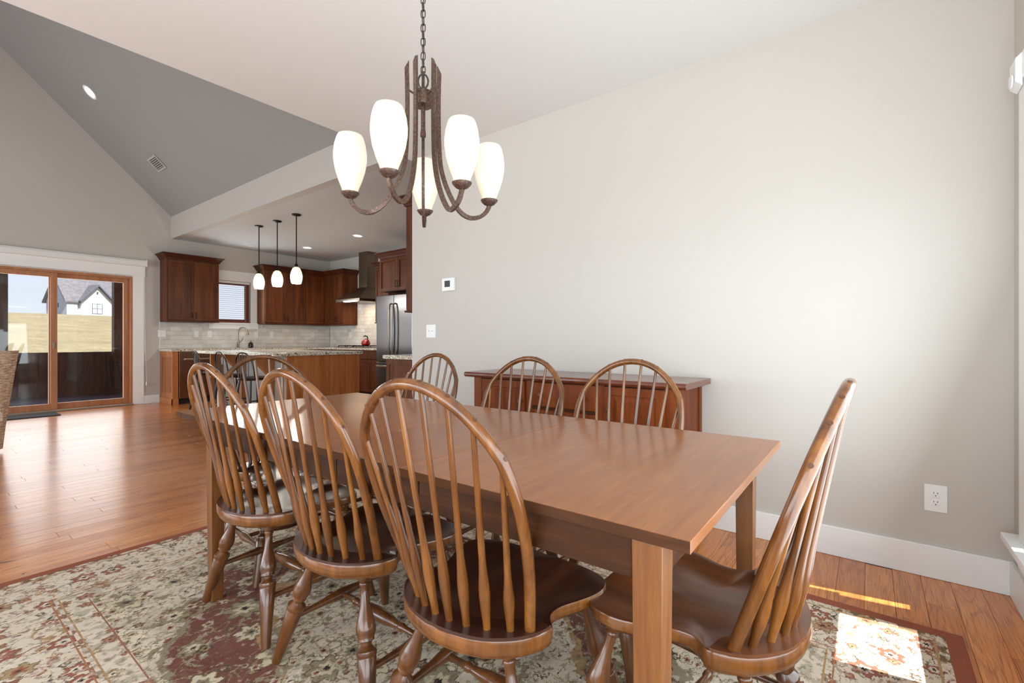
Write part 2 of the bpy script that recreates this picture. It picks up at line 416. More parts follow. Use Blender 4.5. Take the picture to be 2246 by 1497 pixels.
def catmull(pts, n=6, closed=False):
    out = []; m = len(pts)
    for i in range(m if closed else m-1):
        g = lambda k: Vector(pts[k % m]) if closed else Vector(pts[min(max(k, 0), m-1)])
        a, b, c, d = g(i-1), g(i), g(i+1), g(i+2)
        for k in range(n):
            t = k/n
            out.append(.5*((2*b)+(c-a)*t+(2*a-5*b+4*c-d)*t*t+(3*b-a-3*c+d)*t**3))
    if not closed: out.append(Vector(pts[-1]))
    return out
def shaker(bm, x0, z0, x1, z1, y, th=.02, fr=.06, rec=.008, raised=False):
    """a framed door front, outer face at local y looking to -y"""
    box(bm, x0, y, z0, x1, y+th, z1)
    bm.faces.ensure_lookup_table()
    f = min((f for f in bm.faces[-6:]), key=lambda f: f.calc_center_median().y)
    bmesh.ops.inset_region(bm, faces=[f], thickness=fr, depth=0)
    bmesh.ops.inset_region(bm, faces=[f], thickness=.004, depth=-rec)
    if raised:
        bmesh.ops.inset_region(bm, faces=[f], thickness=.012, depth=0)
        bmesh.ops.inset_region(bm, faces=[f], thickness=.03, depth=rec*.9)
    return bm
def copy_tree(o, parent=None):
    c = o.copy(); COL.objects.link(c)
    if parent is not None: c.parent = parent
    for ch in list(o.children): copy_tree(ch, c)
    return c

# ------------------------------------------------------------------ the room
XW, YB, YE, YF, KX = 2.89, -.49, 3.36, 9.87, 6.05     # long wall, back wall, end of dining ceiling, far wall, kitchen right wall
ZD, ZK, XBM = 2.74, 2.885, 2.965                        # dining ceiling, kitchen ceiling, face of the drop beam
def vz(x): return 3.276 + .975*(2.963-x)

# floor: a sub-floor with every plank on it
floor = struct(obj('floor', bx(-4.3, YB-.1, -.06, KX+.1, YF, -.016), M['subfloor']), 'glossy orange brown oak plank floor')
def camproj(x, y):
    a = math.radians(37.3); d = x*math.cos(a)+y*math.sin(a); s = x*math.sin(a)-y*math.cos(a)
    if d < .2: return None
    return 1123+1030*s/d, 745+1030*1.09/d, d
def plank_bm(bm, x0, x1, y0, y1, tone, lay):
    g = .0003; c = .0009
    lo = [bm.verts.new(v) for v in ((x0+g, y0+g, -.016), (x1-g, y0+g, -.016), (x1-g, y1-g, -.016), (x0+g, y1-g, -.016))]
    md = [bm.verts.new((v.co.x, v.co.y, -c-.0007)) for v in lo]
    q = ((tone*37.7) % 1.-.5)*.0007
    hi = [bm.verts.new(v) for v in ((x0+g+c, y0+g+c, -q-.0004), (x1-g-c, y0+g+c, -q-.0004), (x1-g-c, y1-g-c, q-.0004), (x0+g+c, y1-g-c, q-.0004))]
    fs = [bm.faces.new(hi)]
    for A, B in ((lo, md), (md, hi)):
        for k in range(4): fs.append(bm.faces.new((A[k], A[(k+1) % 4], B[(k+1) % 4], B[k])))
    for f in fs: f[lay] = tone
rnd = random.Random(11)
planks = []; PW = .1015; nrow = int((YF-YB)/PW)+1
for r in range(nrow):
    y0 = YB + r*PW; y1 = min(y0+PW, YF)
    x = -4.3 - rnd.random()*1.2; xe = KX if y0 > YE else XW
    while x < xe:
        L = rnd.uniform(.55, 1.75) if y0 < 5 else rnd.uniform(1., 2.2); a, b = max(x, -4.3), min(x+L, xe); x += L
        if b-a < .02: continue
        planks.append((a, b, y0, y1, rnd.random()))
def vis(p):
    a, b, y0, y1, t = p; n = 0; sc = 0
    for i in range(7):
        xx = a+(b-a)*(i+.5)/7; q = camproj(xx, (y0+y1)/2)
        if not q: continue
        if -5 < q[0] < 2251 and q[1] < 1500 and not (.03 < xx < 2.35 and -.25 < (y0+y1)/2 < 3.06):
            n += 1; sc += (b-a)/7/q[2]**3
    return sc
planks.sort(key=vis, reverse=True)
stuff = BM(); sl = stuff.faces.layers.float.new('tone')
for i, p in enumerate(planks):
    if i < 285 and vis(p) > 0:
        bm = BM(); lay = bm.faces.layers.float.new('tone'); plank_bm(bm, *p, lay); obj('floor_plank', bm, M['plank'], floor)
    else: plank_bm(stuff, *p, sl)
tag(obj('distant_floor_planks', stuff, M['plank'], floor), kind='stuff')

def wall(name, bm, label=None, m='wall'): return struct(obj(name, bm, M[m]), label)
# long dining wall and kitchen near wall form one outside corner
bm = bx(XW, YB-.15, 0, XW+.13, YE, ZD); wall('wall_right', bm, 'long greige dining room wall')
wall('wall_kitchen_near', bx(XW+.13, YE-.13, 0, KX, YE, ZK))
wall('wall_kitchen_right', bx(KX, YE-.13, 0, KX+.13, YF+.13, ZK))
# far wall with door and window openings
DX0, DX1, DZ = .49, 2.42, 2.15
WX0, WX1, WZ0, WZ1 = 3.60, 4.31, 1.42, 2.235
bm = BM()
for a in ((-4.3, 0, DX0, 2.3), (DX1, 0, WX0, 2.3), (WX0, 0, WX1, WZ0), (WX1, 0, KX, 2.3), (DX0, DZ, DX1, 2.3), (WX0, WZ1, WX1, 2.3)):
    box(bm, a[0], YF, a[1], a[2], YF+.13, a[3])
box(bm, -4.3, YF, 2.3, KX, YF+.13, ZK); prism(bm, [(-4.3, ZK), (3.1, ZK), (3.1, vz(3.1)), (-.6, vz(-.6)), (-4.3, vz(3.1))], YF, YF+.13, lambda u, v, d: (u, d, v))
wall('wall_far', bm, 'tall greige gable wall with sliding door and kitchen window')
# back wall (behind and right of the camera) with window openings
B1 = (2.02, 2.615, .30, 2.10); B2 = (-1.6, 1.75, .30, 2.10)
bm = BM()
for a in ((-2.4, 0, B2[0], ZD), (B2[1], 0, B1[0], ZD), (B1[1], 0, XW, ZD), (B2[0], 0, B2[1], B2[2]), (B2[0], B2[3], B2[1], ZD), (B1[0], 0, B1[1], B1[2]), (B1[0], B1[3], B1[1], ZD)):
    box(bm, a[0], YB-.15, a[1], a[2], YB, a[3])
wall('wall_back', bm)
bm = BM()
for a in ((YB-.15, 0, -.4, ZD), (3.0, 0, YE, ZD), (-.4, 0, 3.0, .3), (-.4, 2.2, 3.0, ZD)): box(bm, -2.53, a[0], a[1], -2.4, a[2], a[3])
wall('wall_left', bm)
wall('wall_great_room_near', bx(-4.3, YE-.1, 0, -2.4, YE, 4))
bm = BM()
for a in ((YE, 0, 4.5, 3.3), (9.1, 0, YF, 3.3), (4.5, 0, 9.1, .5), (4.5, 2.7, 9.1, 3.3)): box(bm, -4.43, a[0], a[1], -4.3, a[2], a[3])
wall('wall_great_room_left', bm)
# ceilings
struct(obj('ceiling', bx(-2.5, YB-.15, ZD, XW+.13, YE, ZD+.12), M['ceil']), 'flat white dining room ceiling')
struct(obj('ceiling', bx(XBM+.12, YE-.13, ZK, KX+.13, YF+.13, ZK+.1), M['kceil']), 'flat kitchen ceiling beyond the drop beam')
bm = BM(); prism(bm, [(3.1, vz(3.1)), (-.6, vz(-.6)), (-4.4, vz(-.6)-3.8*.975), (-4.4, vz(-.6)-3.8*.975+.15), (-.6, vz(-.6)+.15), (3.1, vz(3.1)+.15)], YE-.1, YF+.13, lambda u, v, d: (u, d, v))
struct(obj('ceiling', bm, M['vault']), 'steep vaulted ceiling of the great room, dimness put into its grey paint')
struct(obj('wall_beam', bx(XBM, YE, ZK, XBM+.12, YF, vz(XBM)), M['wall']), 'drop beam face between vaulted ceiling and kitchen ceiling')
bm = BM(); prism(bm, [(-4.3, ZD+.12), (3.1, ZD+.12), (3.1, vz(3.1)), (-.6, vz(-.6)), (-4.3, vz(-.6)-3.7*.975)], YE-.1, YE, lambda u, v, d: (u, d, v)); wall('wall_gable_near', bm)
# baseboards
def base(name, bm): return struct(obj(name, bm, M['trim'], bevel=.003))
base('baseboard_right', bx(XW-.016, YB, 0, XW, YE, .146))
base('baseboard_back', bx(-2.4, YB, 0, XW-.016, YB+.016, .146))
base('baseboard_far', bx(DX1+.15, YF-.016, 0, 2.79, YF, .14))

# --- sliding door (door_1)
d1 = struct(obj('door_1', BM(), M['fir']), 'fir framed sliding glass patio door in far wall')
def fbox(bm, x0, x1, z0, z1, y0, y1, w, wb=None, wt=None):
    wb = wb or w; wt = wt or w
    box(bm, x0, y0, z0, x0+w, y1, z1); box(bm, x1-w, y0, z0, x1, y1, z1); box(bm, x0+w, y0, z0, x1-w, y1, z0+wb); box(bm, x0+w, y0, z1-wt, x1-w, y1, z1); return bm
obj('door_frame', fbox(BM(), DX0, DX1, 0, DZ, YF-.005, YF+.13, .035, .03), M['fir'], d1, bevel=.003)
for nm, x0, x1, y0 in (('door_panel', 1.41, DX1-.035, YF+.06), ('door_panel', DX0+.035, 1.50, YF+.01)):
    p = obj(nm, fbox(BM(), x0, x1, .03, DZ-.035, y0, y0+.045, .075, .09, .07), M['fir'], d1, bevel=.004)
    obj('glass', bx(x0+.07, y0+.018, .11, x1-.07, y0+.026, DZ-.1), M['glass'], p)
    if y0 < YF+.05: obj('latch', bx(x1-.055, y0-.012, .96, x1-.03, y0, 1.06), M['nickel'], p, bevel=.003)
obj('threshold', bx(DX0, YF-.05, 0, DX1, YF+.02, .028), mat('pewter_threshold', rgb(150, 138, 124), .4, .3), d1, bevel=.006)
bm = bx(DX1, YF-.018, 0, DX1+.15, YF, DZ+.02); box(bm, DX0-.15, YF-.018, 0, DX0, YF, DZ+.02); struct(obj('trim_1', bm, M['trim'], bevel=.003), 'white casing boards beside the sliding door')
struct(obj('trim_2', bx(DX0-.17, YF-.024, DZ+.02, DX1+.165, YF, 2.335), M['trim'], bevel=.003), 'white head casing above the sliding door')
rs = thing('roller_shade', 'long white roller shade valance mounted above the sliding patio door', 'shade', (1.4, YF, 2.34))
bm = BM(); prism(bm, [(0, 0), (-.085, .0), (-.1, .012), (-.1, .07), (-.085, .1), (-.05, .11), (0, .11)], -.1, 2.585, lambda u, v, d: (d, YF+u, 2.335+v)); obj('valance', bm, M['shadecloth'], rs)
obj('end_cap', bx(2.585, YF-.1, 2.335, 2.595, YF, 2.445), M['trim'], rs)
bm = BM(); tube(bm, [(2.575, YF-.05, 2.34), (2.578, YF-.045, 1.3), (2.584, YF-.04, .85), (2.6, YF-.04, .38)], .0025, 5); tube(bm, [(2.562, YF-.05, 2.34), (2.566, YF-.045, 1.3), (2.578, YF-.04, .85)], .0025, 5); obj('pull_cord', bm, M['plastic'], rs)
obj('cord_weight', lathe(BM(), [(.006, 0), (.011, .01), (.011, .05), (.004, .07)], (2.6, YF-.04, .31)), M['plastic'], rs, True)

# --- kitchen window (window_1) with wooden blind
w1 = struct(obj('window_1', BM(), M['trim']), 'kitchen window with white casing and wood slat blind')
bm = BM(); box(bm, WX0-.09, YF-.018, WZ0, WX0, YF, WZ1+.02); box(bm, WX1, YF-.018, WZ0, WX1+.12, YF, WZ1+.02); box(bm, WX0-.11, YF-.022, WZ1, WX1+.13, YF, WZ1+.19); obj('window_casing', bm, M['trim'], w1, bevel=.003)
obj('window_sill', bx(WX0-.11, YF-.05, WZ0-.025, WX1+.15, YF+.09, WZ0), M['trim'], w1, bevel=.004)
obj('apron', bx(WX0-.03, YF-.02, WZ0-.115, WX1+.14, YF, WZ0-.025), M['trim'], w1, bevel=.003)
sash = obj('window_sash', fbox(BM(), WX0, WX1, WZ0, WZ1, YF+.07, YF+.12, .07), mat('burgundy_window_sash', rgb(120, 62, 56), .4), w1, bevel=.003)
obj('glass', bx(WX0+.06, YF+.09, WZ0+.06, WX1-.06, YF+.097, WZ1-.06), M['glass'], sash)
wbl = thing('window_blind', 'reddish wood slat blind hanging inside the kitchen window', 'blind', (WX0, YF, WZ1))
obj('head_rail', bx(WX0+.01, YF+.005, WZ1-.045, WX1-.01, YF+.055, WZ1-.005), M['trim'], wbl, bevel=.003)
nsl = 19; me = None
for i in range(nsl):
    zz = WZ0+.035+(WZ1-.07-WZ0-.035)*i/(nsl-1)
    if me is None:
        o = obj('slat', bx(-.34, -.016, -.002, .34, .016, .002), M['blind'], wbl, local=True); me = o.data
    else:
        o = bpy.data.objects.new('slat', me); COL.objects.link(o); o.parent = wbl
    o.location = ((WX0+WX1)/2-WX0, .035, zz-WZ1); o.rotation_euler = (math.radians(4), 0, 0)
bm = BM()
for x in (WX0+.09, WX1-.09): tube(bm, [(x, YF+.012, WZ0+.03), (x, YF+.012, WZ1-.03)], .0015, 5)
obj('ladder_cord', bm, M['plastic'], wbl)
obj('bottom_rail', bx(WX0+.015, YF+.015, WZ0+.006, WX1-.015, YF+.055, WZ0+.022), M['blind'], wbl, bevel=.003)

# --- window beside the camera (window_2), its sill and casing just enter the frame at the right
w2 = struct(obj('window_2', BM(), M['trim']), 'dining window with white sill and casing at right edge')
x0, x1, z0, z1 = B1
bm = BM(); box(bm, x1, YB, z0, x1+.085, YB+.02, z1+.0); box(bm, x0-.10, YB, z0, x0, YB+.02, z1); box(bm, x0-.12, YB, z1, x1+.085, YB+.024, z1+.1); obj('window_casing', bm, M['trim'], w2, bevel=.003)
obj('window_sill', bx(x0-.16, YB-.1, z0-.028, x1+.15, YB+.062, z0), M['trim'], w2, bevel=.004)
obj('apron', bx(x0-.1, YB, z0-.12, x1+.1, YB+.02, z0-.028), M['trim'], w2, bevel=.003)
s = obj('window_sash', fbox(BM(), x0, x1, z0, z1, YB-.12, YB-.07, .006, .10), M['trim'], w2)
obj('glass', bx(x0+.01, YB-.098, z0+.09, x1-.01, YB-.092, z1-.01), M['glass'], s)
w3 = struct(obj('window_3', BM(), M['trim']), 'wide shaded dining window behind the camera')
x0, x1, z0, z1 = B2
bm = BM(); box(bm, x1, YB, z0, x1+.09, YB+.02, z1); box(bm, x0-.09, YB, z0, x0, YB+.02, z1); box(bm, x0-.1, YB, z1, x1+.1, YB+.024, z1+.1); obj('window_casing', bm, M['trim'], w3)
obj('window_sill', bx(x0-.12, YB-.1, z0-.028, x1+.12, YB+.06, z0), M['trim'], w3)
s = obj('window_sash', fbox(BM(), x0, x1, z0, z1, YB-.12, YB-.07, .05), M['trim'], w3)
obj('glass', bx(x0+.04, YB-.098, z0+.04, x1-.04, YB-.092, z1-.04), M['glass'], s)
sh = thing('roller_shade', 'white roller shade in the dining window beside the right corner', 'shade', (2.3, YB, 2.0))
x0, x1, z0, z1 = B1
obj('fabric', bx(x0+.01, YB-.062, .655, x1-.036, YB-.058, z1-.03), M['shadecloth'], sh)
obj('sun_strip_blocker', bx(x1-.04, YB-.066, .80, x1-.001, YB-.054, z1), M['trim'], sh)  # added out of view to block the sun above and end the floor streak
bm = BM(); prism(bm, [(0, 0), (.02, -.02), (.02, -.11), (0, -.13), (-.06, -.13), (-.06, 0)], x1+.012, x1+.1, lambda u, v, d: (d, YB+.022+max(u, 0), 2.2+v)); obj('bracket', bm, M['plastic'], sh)
lathe(bm := BM(), [(.012, 0), (.028, .001), (.028, .006), (.02, .008)], (x1+.06, YB+.042, 2.11), (0, 1, 0)); obj('end_cap', bm, M['plastic'], sh, True)
sh2 = thing('roller_shade', 'wide white roller shade drawn down behind the camera', 'shade', (0, YB, 2.0))
obj('fabric', bx(B2[0]+.01, YB-.062, .33, B2[1]-.01, YB-.058, B2[3]-.01), M['shadecloth'], sh2)

# wall plates
def plate_switch(name, label, cat, loc, rz, w, h, kind, group=None):
    t = thing(name, label, cat, loc, rz, group)
    # local: faces -y
    obj('plate', bx(-w/2, -.006, -h/2, w/2, 0, h/2), M['plastic'], t, local=True, bevel=.002)
    if kind == 'outlet':
        for s in (1, -1):
            f = obj('receptacle', lathe(BM(), [(.017, 0), (.017, .003), (.015, .0035)], (0, -.005, s*.02), (0, -1, 0), 18), M['plastic'], t, True, local=True)
            bm = BM(); box(bm, -.008, -.0092, s*.02+.001, -.0058, -.0083, s*.02+.009); box(bm, .0052, -.0092, s*.02+.001, .0074, -.0083, s*.02+.009); lathe(bm, [(.0024, 0), (.0024, .001)], (0, -.0083, s*.02-.007), (0, -1, 0), 8)
            obj('slot', bm, M['slot'], f, local=True)
    elif kind == 'toggle2':
        for s in (-1, 1):
            bm = BM(); prism(bm, [(-.003, -.006), (-.014, .004), (-.013, .009), (-.003, .006)], s*.021-.005, s*.021+.005, lambda u, v, d: (d, u-.003, v)); obj('toggle', bm, M['plastic'], t, local=True)
    elif kind == 'rocker':
        n = 2 if w > .1 else 1
        for i in range(n):
            xx = (i-(n-1)/2)*.046; obj('rocker', bx(xx-.016, -.009, -.033, xx+.016, -.004, .033), M['plastic'], t, local=True, bevel=.0015)
    return t
plate_switch('wall_outlet', 'white duplex outlet low on dining wall right of the table', 'outlet', (XW, -.240, .365), -PI/2, .080, .122, 'outlet')
plate_switch('wall_outlet', 'white outlet low on the wall left of the sideboard', 'outlet', (XW, 2.56, .375), -PI/2, .075, .118, 'outlet')
plate_switch('light_switch', 'white double toggle switch on wall under the thermostat', 'switch', (XW, 3.105, 1.168), -PI/2, .118, .116, 'toggle2')
th = thing('thermostat', 'square white thermostat with dark screen on dining wall', 'thermostat', (XW, 2.875, 1.565), -PI/2)
obj('body', bx(-.072, -.026, -.056, .072, 0, .056), M['plastic'], th, local=True, bevel=.006)
obj('screen', bx(-.036, -.0275, -.022, .028, -.0255, .032), mat('thermostat_screen', rgb(70, 74, 70), .2), th, local=True)

# ------------------------------------------------------------------ rug and dining table
rug = tag(obj('area_rug', bx(.02, -.27, .0005, 2.36, 3.07, .0095), M['rug'], bevel=.003), 'large cream and maroon oriental rug under the dining table', 'rug')
ZR = .0095
tb = thing('dining_table', 'long rectangular brown wooden dining table with two leaves', 'table', (1.25, 1.37, ZR))
TX0, TX1 = .776, 1.727
ys = [.229, .948, 1.345, 1.727, 2.52]
for i in range(4):
    a, b = ys[i], ys[i+1]
    bm = bx(TX0, a+.0008, .743, TX1, b-.0008, .765)
    bmesh.ops.bevel(bm, geom=list(bm.edges), offset=.0015, segments=2, profile=.5, affect='EDGES'); bm.normal_update()
    for f in bm.faces:
        if abs(f.normal.x) > .8: f.material_index = 1
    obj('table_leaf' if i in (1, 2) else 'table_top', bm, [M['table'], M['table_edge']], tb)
# edge blocking strips let into the long edge (end-grain blocks)
rr = random.Random(5); y = .229
for s in (0, 1):
    y = .24
    while y < 2.5:
        L = rr.uniform(.04, .14)
        if rr.random() < .6: obj('edge_block', bx(*( (TX0-.0006, y, .7445, TX0+.004, min(y+L, 2.5), .7635) if s == 0 else (TX1-.004, y, .7445, TX1+.0006, min(y+L, 2.5), .7635))), M['edgeblock'], tb)
        y += L
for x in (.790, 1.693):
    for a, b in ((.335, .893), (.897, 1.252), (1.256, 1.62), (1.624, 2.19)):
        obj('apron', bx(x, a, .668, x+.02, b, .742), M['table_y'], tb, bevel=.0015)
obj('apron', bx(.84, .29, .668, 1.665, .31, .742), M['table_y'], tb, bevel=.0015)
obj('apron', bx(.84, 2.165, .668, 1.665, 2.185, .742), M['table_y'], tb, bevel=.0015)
for x, y in ((.783, .278), (1.664, .296), (.783, 2.145), (1.664, 2.145)):
    bm = BM(); w = .055; t = .006
    A = [bm.verts.new(v) for v in ((x, y, .742), (x+w, y, .742), (x+w, y+w, .742), (x, y+w, .742))]; B = [bm.verts.new(v) for v in ((x+t, y+t, ZR), (x+w-t, y+t, ZR), (x+w-t, y+w-t, ZR), (x+t, y+w-t, ZR))]
    for k in range(4): bm.faces.new((A[k], A[(k+1) % 4], B[(k+1) % 4], B[k]))
    bm.faces.new(A); bm.faces.new(B[::-1]); obj('leg', bm, M['table_z'], tb, bevel=.002)

# ------------------------------------------------------------------ bow-back chairs
CW, CWM, CHM, CHT, CL, CZ, CSAG, CSX = .1875, .2664, .214, .5416, .3292, .4455, .0829, .0332
def bowpt(x, z): return (x, -z*math.tan(CL), CZ+z)
def make_chair(label):
    t = thing('dining_chair', label, 'chair', (0, 0, 0), 0, 'bow back chairs around the dining table')
    # seat
    half = [(0, -.116), (.06, -.109), (.126, -.087), (.182, -.042), (.2115, .005), (.219, .042), (.204, .060), (.190, .085), (.193, .125), (.213, .17), (.232, .22), (.236, .265), (.217, .312), (.172, .343), (.10, .357), (.04, .352), (0, .346)]
    hs = catmull([(a, b, 0) for a, b in half], 3)
    loop = [(p.x, p.y) for p in hs] + [(-p.x, p.y) for p in reversed(hs[1:-1])]
    n = len(loop); c0 = (0, .13)
    bm = BM(); rings = []
    def ss(v): v = min(max(v, 0), 1); return v*v*(3-2*v)
    def ztop(x, y, s):
        d = ss((1-s)/.42)*.019*ss((y+.06)/.12)
        pom = .014*math.exp(-(x/.035)**2)*ss((y-.17)/.16)
        roll = -.010*ss((y-.27)/.09)
        return CZ-.006-d+min(pom, d+.004)+roll
    spec = [(.84, CZ-.058, 0), (.94, CZ-.054, 0), (.982, CZ-.045, 0), (1., CZ-.030, 0), (1., CZ-.010, 0)]
    for s, z, k in spec: rings.append([bm.verts.new((c0[0]+(x-c0[0])*s, c0[1]+(y-c0[1])*s, z+(.012 if z < CZ-.035 else 0.)*ss((y-.02)/.08)-.010*ss((y-.27)/.09))) for x, y in loop])
    for s in (.992, .965, .92, .85, .75, .62, .45, .27, .1): rings.append([bm.verts.new((x*s, c0[1]+(y-c0[1])*s, ztop(x*s, c0[1]+(y-c0[1])*s, s))) for x, y in loop])
    for i, (A, B) in enumerate(zip(rings, rings[1:])):
        for k in range(n):
            f = bm.faces.new((A[k], A[(k+1) % n], B[(k+1) % n], B[k])); f.material_index = 1 if i >= 5 else 0
    bm.faces.new(rings[0][::-1]); f = bm.faces.new(rings[-1]); f.material_index = 1
    obj('seat', bm, [M['chair'], M['seat']], t, 50)
    # raised crescent that carries the spindles
    out = catmull([(-.2175, .041, 0), (-.2095, .004, 0), (-.1805, -.042, 0), (-.1245, -.0865, 0), (-.06, -.108, 0), (0, -.1145, 0), (.06, -.108, 0), (.1245, -.0865, 0), (.1805, -.042, 0), (.2095, .004, 0), (.2175, .041, 0)], 3)
    inn = catmull([(.175, .034, 0), (.140, .012, 0), (.10, -.018, 0), (.05, -.040, 0), (0, -.047, 0), (-.05, -.040, 0), (-.10, -.018, 0), (-.140, .012, 0), (-.175, .034, 0)], 3)
    bm = BM(); prism(bm, [(p.x, p.y) for p in out+inn], CZ-.022, CZ, lambda u, v, d: (u, v, d)); obj('spindle_deck', bm, M['seat'], t, bevel=.0015)
    # bow
    pts = []
    f1 = .6105
    low = [(CW, 0, 0), (.206, .075, 0), (.222, .15, 0), (.2325, .225, 0), (.2345, .30, 0), (.229, .355, 0), (CWM*math.cos(f1), CHM+(CHT-CHM)*math.sin(f1), 0)]
    R = [(p.x, p.y) for p in catmull(low, 3)][:-1]
    arc = [(CWM*math.cos(a), CHM+(CHT-CHM)*math.sin(a)) for a in [f1+(PI-2*f1)*i/26 for i in range(27)]]
    path = R + arc + [(-x, z) for x, z in reversed(R)]
    pts = [bowpt(x, z) for x, z in path]; m = len(pts)
    pts = [(pts[0][0], pts[0][1]+.006, CZ-.012)]+pts+[(pts[-1][0], pts[-1][1]+.006, CZ-.012)]
    obj('bow', tube(BM(), pts, .0128, 10), M['chair'], t, True)
    # spindles
    fs = (.6105, .9066, 1.157, 1.4275); ang = list(fs)+[PI-a for a in reversed(fs)]
    pegme = None
    for k, a in zip((7, 5, 3, 1, -1, -3, -5, -7), ang):
        bxx = (CW-CSX)*k/7; b = Vector((bxx, -CSAG*(1-(bxx/CW)**2), CZ-.006)); tp = Vector(bowpt(CWM*math.cos(a), CHM+(CHT-CHM)*math.sin(a)))
        prof = [(0, .0088), (.06, .0092), (.12, .0112), (.17, .0128), (.21, .0130), (.25, .0118), (.30, .0098), (.36, .0082), (.5, .0073), (.8, .0064), (1., .0058)]
        obj('spindle', seglathe(BM(), b, tp, prof, 9), M['chair'], t, True)
        dr = (tp-b).normalized()
        if pegme is None:
            o = obj('peg', lathe(BM(), [(.0052, .0), (.0052, .0009)], (0, 0, 0), (0, 0, 1), 8), M['peg'], t); pegme = o.data
        else:
            o = bpy.data.objects.new('peg', pegme); COL.objects.link(o); o.parent = t
        nrm = Vector((math.cos(a)*(CHT-CHM), 0, math.sin(a)*CWM)); nrm = Vector((nrm.x, -nrm.z*math.sin(CL), nrm.z*math.cos(CL))).normalized()
        o.location = tp + nrm*.0122; o.rotation_euler = nrm.to_track_quat('Z', 'Y').to_euler()
    # legs
    legprof = [(0, .011), (.02, .0125), (.05, .0185), (.08, .0215), (.105, .0195), (.125, .0135), (.132, .0155), (.142, .0155), (.15, .0125), (.2, .0125), (.27, .0155), (.34, .0235), (.39, .0285), (.425, .0275), (.45, .0225), (.458, .0235), (.468, .0235), (.475, .0165), (.495, .0150), (.515, .0225), (.525, .0285), (.545, .0292), (.555, .0268), (.562, .0262), (.566, .0272), (.7, .0235), (1., .0148)]
    tops = {'fl': (-.155, .27), 'fr': (.155, .27), 'rl': (-.12, -.0), 'rr': (.12, -.0)}; feet = {'fl': (-.255, .365), 'fr': (.255, .365), 'rl': (-.255, -.078), 'rr': (.255, -.078)}
    L = {}
    for k in tops:
        a = Vector((*tops[k], CZ-.03)); b = Vector((*feet[k], 0.)); b.z = .0045; L[k] = (a, b)
        obj('leg', seglathe(BM(), a, b, legprof, 14), M['chairleg'], t, True)
    at = lambda k, s: L[k][0].lerp(L[k][1], s)
    mids = []
    for a, b in (('rl', 'fl'), ('rr', 'fr')):
        p, q = at(a, .64), at(b, .64); mids.append((p+q)/2)
        obj('side_stretcher', seglathe(BM(), p, q, [(0, .009), (.15, .0095), (.32, .0125), (.45, .0185), (.5, .0195), (.55, .0185), (.68, .0125), (.85, .0095), (1, .009)], 10), M['chairleg'], t, True)
    obj('cross_stretcher', seglathe(BM(), mids[0], mids[1], [(0, .009), (.18, .0098), (.195, .0135), (.22, .0135), (.235, .0105), (.27, .0125), (.38, .0195), (.5, .0235), (.62, .0195), (.73, .0125), (.765, .0105), (.78, .0135), (.805, .0135), (.82, .0098), (1, .009)], 10), M['chairleg'], t, True)
    return t
h = PI/2
chairs = [((.845, .782, ZR), -h, 'bow back wooden chair nearest the camera on the near long side of the table'),
          ((.851, 1.327, ZR), -h, 'middle of the three bow back chairs on the near long side of the table'),
          ((.858, 1.93, ZR), -.995*h, 'bow back chair on the near long side nearest the kitchen, leftmost chair'),
          ((1.234, .219, ZR), -.022, 'bow back chair at the right end of table, seen side on'),
          ((1.851, 2.142, ZR), 1.547, 'bow back chair across the table in front of bare wall left of the sideboard'),
          ((1.742, 1.359, ZR), 1.555, 'bow back chair across the table before the left half of the sideboard'),
          ((1.751, .822, ZR), 1.53, 'bow back chair across the table before the right half of the sideboard'),
          ((1.217, 2.478, ZR), 3.107, 'bow back chair at the far end of table facing the camera, kitchen island behind')]
proto = make_chair(chairs[0][2])
for i, (loc, rz, lab) in enumerate(chairs):
    c = proto if i == 0 else copy_tree(proto)
    c.location = loc; c.rotation_euler = (0, 0, rz); c['label'] = lab
    if i == 3:
        for q in c.children:
            if q.name.split('.')[0] in ('seat', 'spindle_deck'):
                q.data = q.data.copy(); q.data.materials[len(q.data.materials)-1] = M['seat_brown']

# ------------------------------------------------------------------ sideboard
sb = thing('sideboard', 'cherry brown sideboard with drawers and doors against the dining wall', 'sideboard', (2.45, 2.20, 0), -PI/2)
# local: x runs to world -y, y to world +x ; width 1.41, depth .42
SW, SD = 1.41, .42
obj('carcass', bx(0, .012, .05, SW, SD, .835), M['sideb'], sb, local=True, bevel=.003)
bm = BM(); prism(bm, [(-.045, .847), (-.035, .835), (SD, .835), (SD, .868), (-.035, .868), (-.045, .860)], -.055, SW+.055, lambda u, v, d: (d, u, v)); obj('top', bm, M['sidetop'], sb, local=True, bevel=.002)
obj('plinth', bx(.02, .02, 0.0, SW-.02, SD, .06), M['sideb'], sb, local=True)
obj('shadow_gap_panel', bx(.03, .004, .07, SW-.03, .013, .83), M['edgeblock'], sb, local=True)  # added dark sheet that paints the shade lines between doors and drawers
for x in (0, .445, .95, SW-.07): obj('pilaster', bx(x, 0, .06, x+(.045 if 0 < x < 1.2 else .07), .014, .835), M['sideb'], sb, local=True, bevel=.004)
for x0, x1, kx in ((.085, .44, .415), (.998, 1.345, 1.03)):
    d = obj('door', shaker(BM(), x0, .09, x1, .825, -.012, .02, .065, .008, True), M['sideb'], sb, local=True)
    obj('knob', lathe(BM(), [(.007, 0), (.006, .008), (.014, .016), (.015, .022), (.008, .029)], (kx, -.012, .70), (0, -1, 0), 12), M['table_z'], d, True, local=True)
for z0, z1 in ((.675, .825), (.50, .655), (.30, .48), (.09, .28)):
    d = obj('drawer', bx(.495, -.012, z0, .945, .01, z1), M['sideb'], sb, local=True, bevel=.005)
    for kx in (.57, .87): obj('knob', lathe(BM(), [(.007, 0), (.006, .008), (.014, .016), (.015, .022), (.008, .029)], (kx, -.012, (z0+z1)/2), (0, -1, 0), 12), M['table_z'], d, True, local=True)
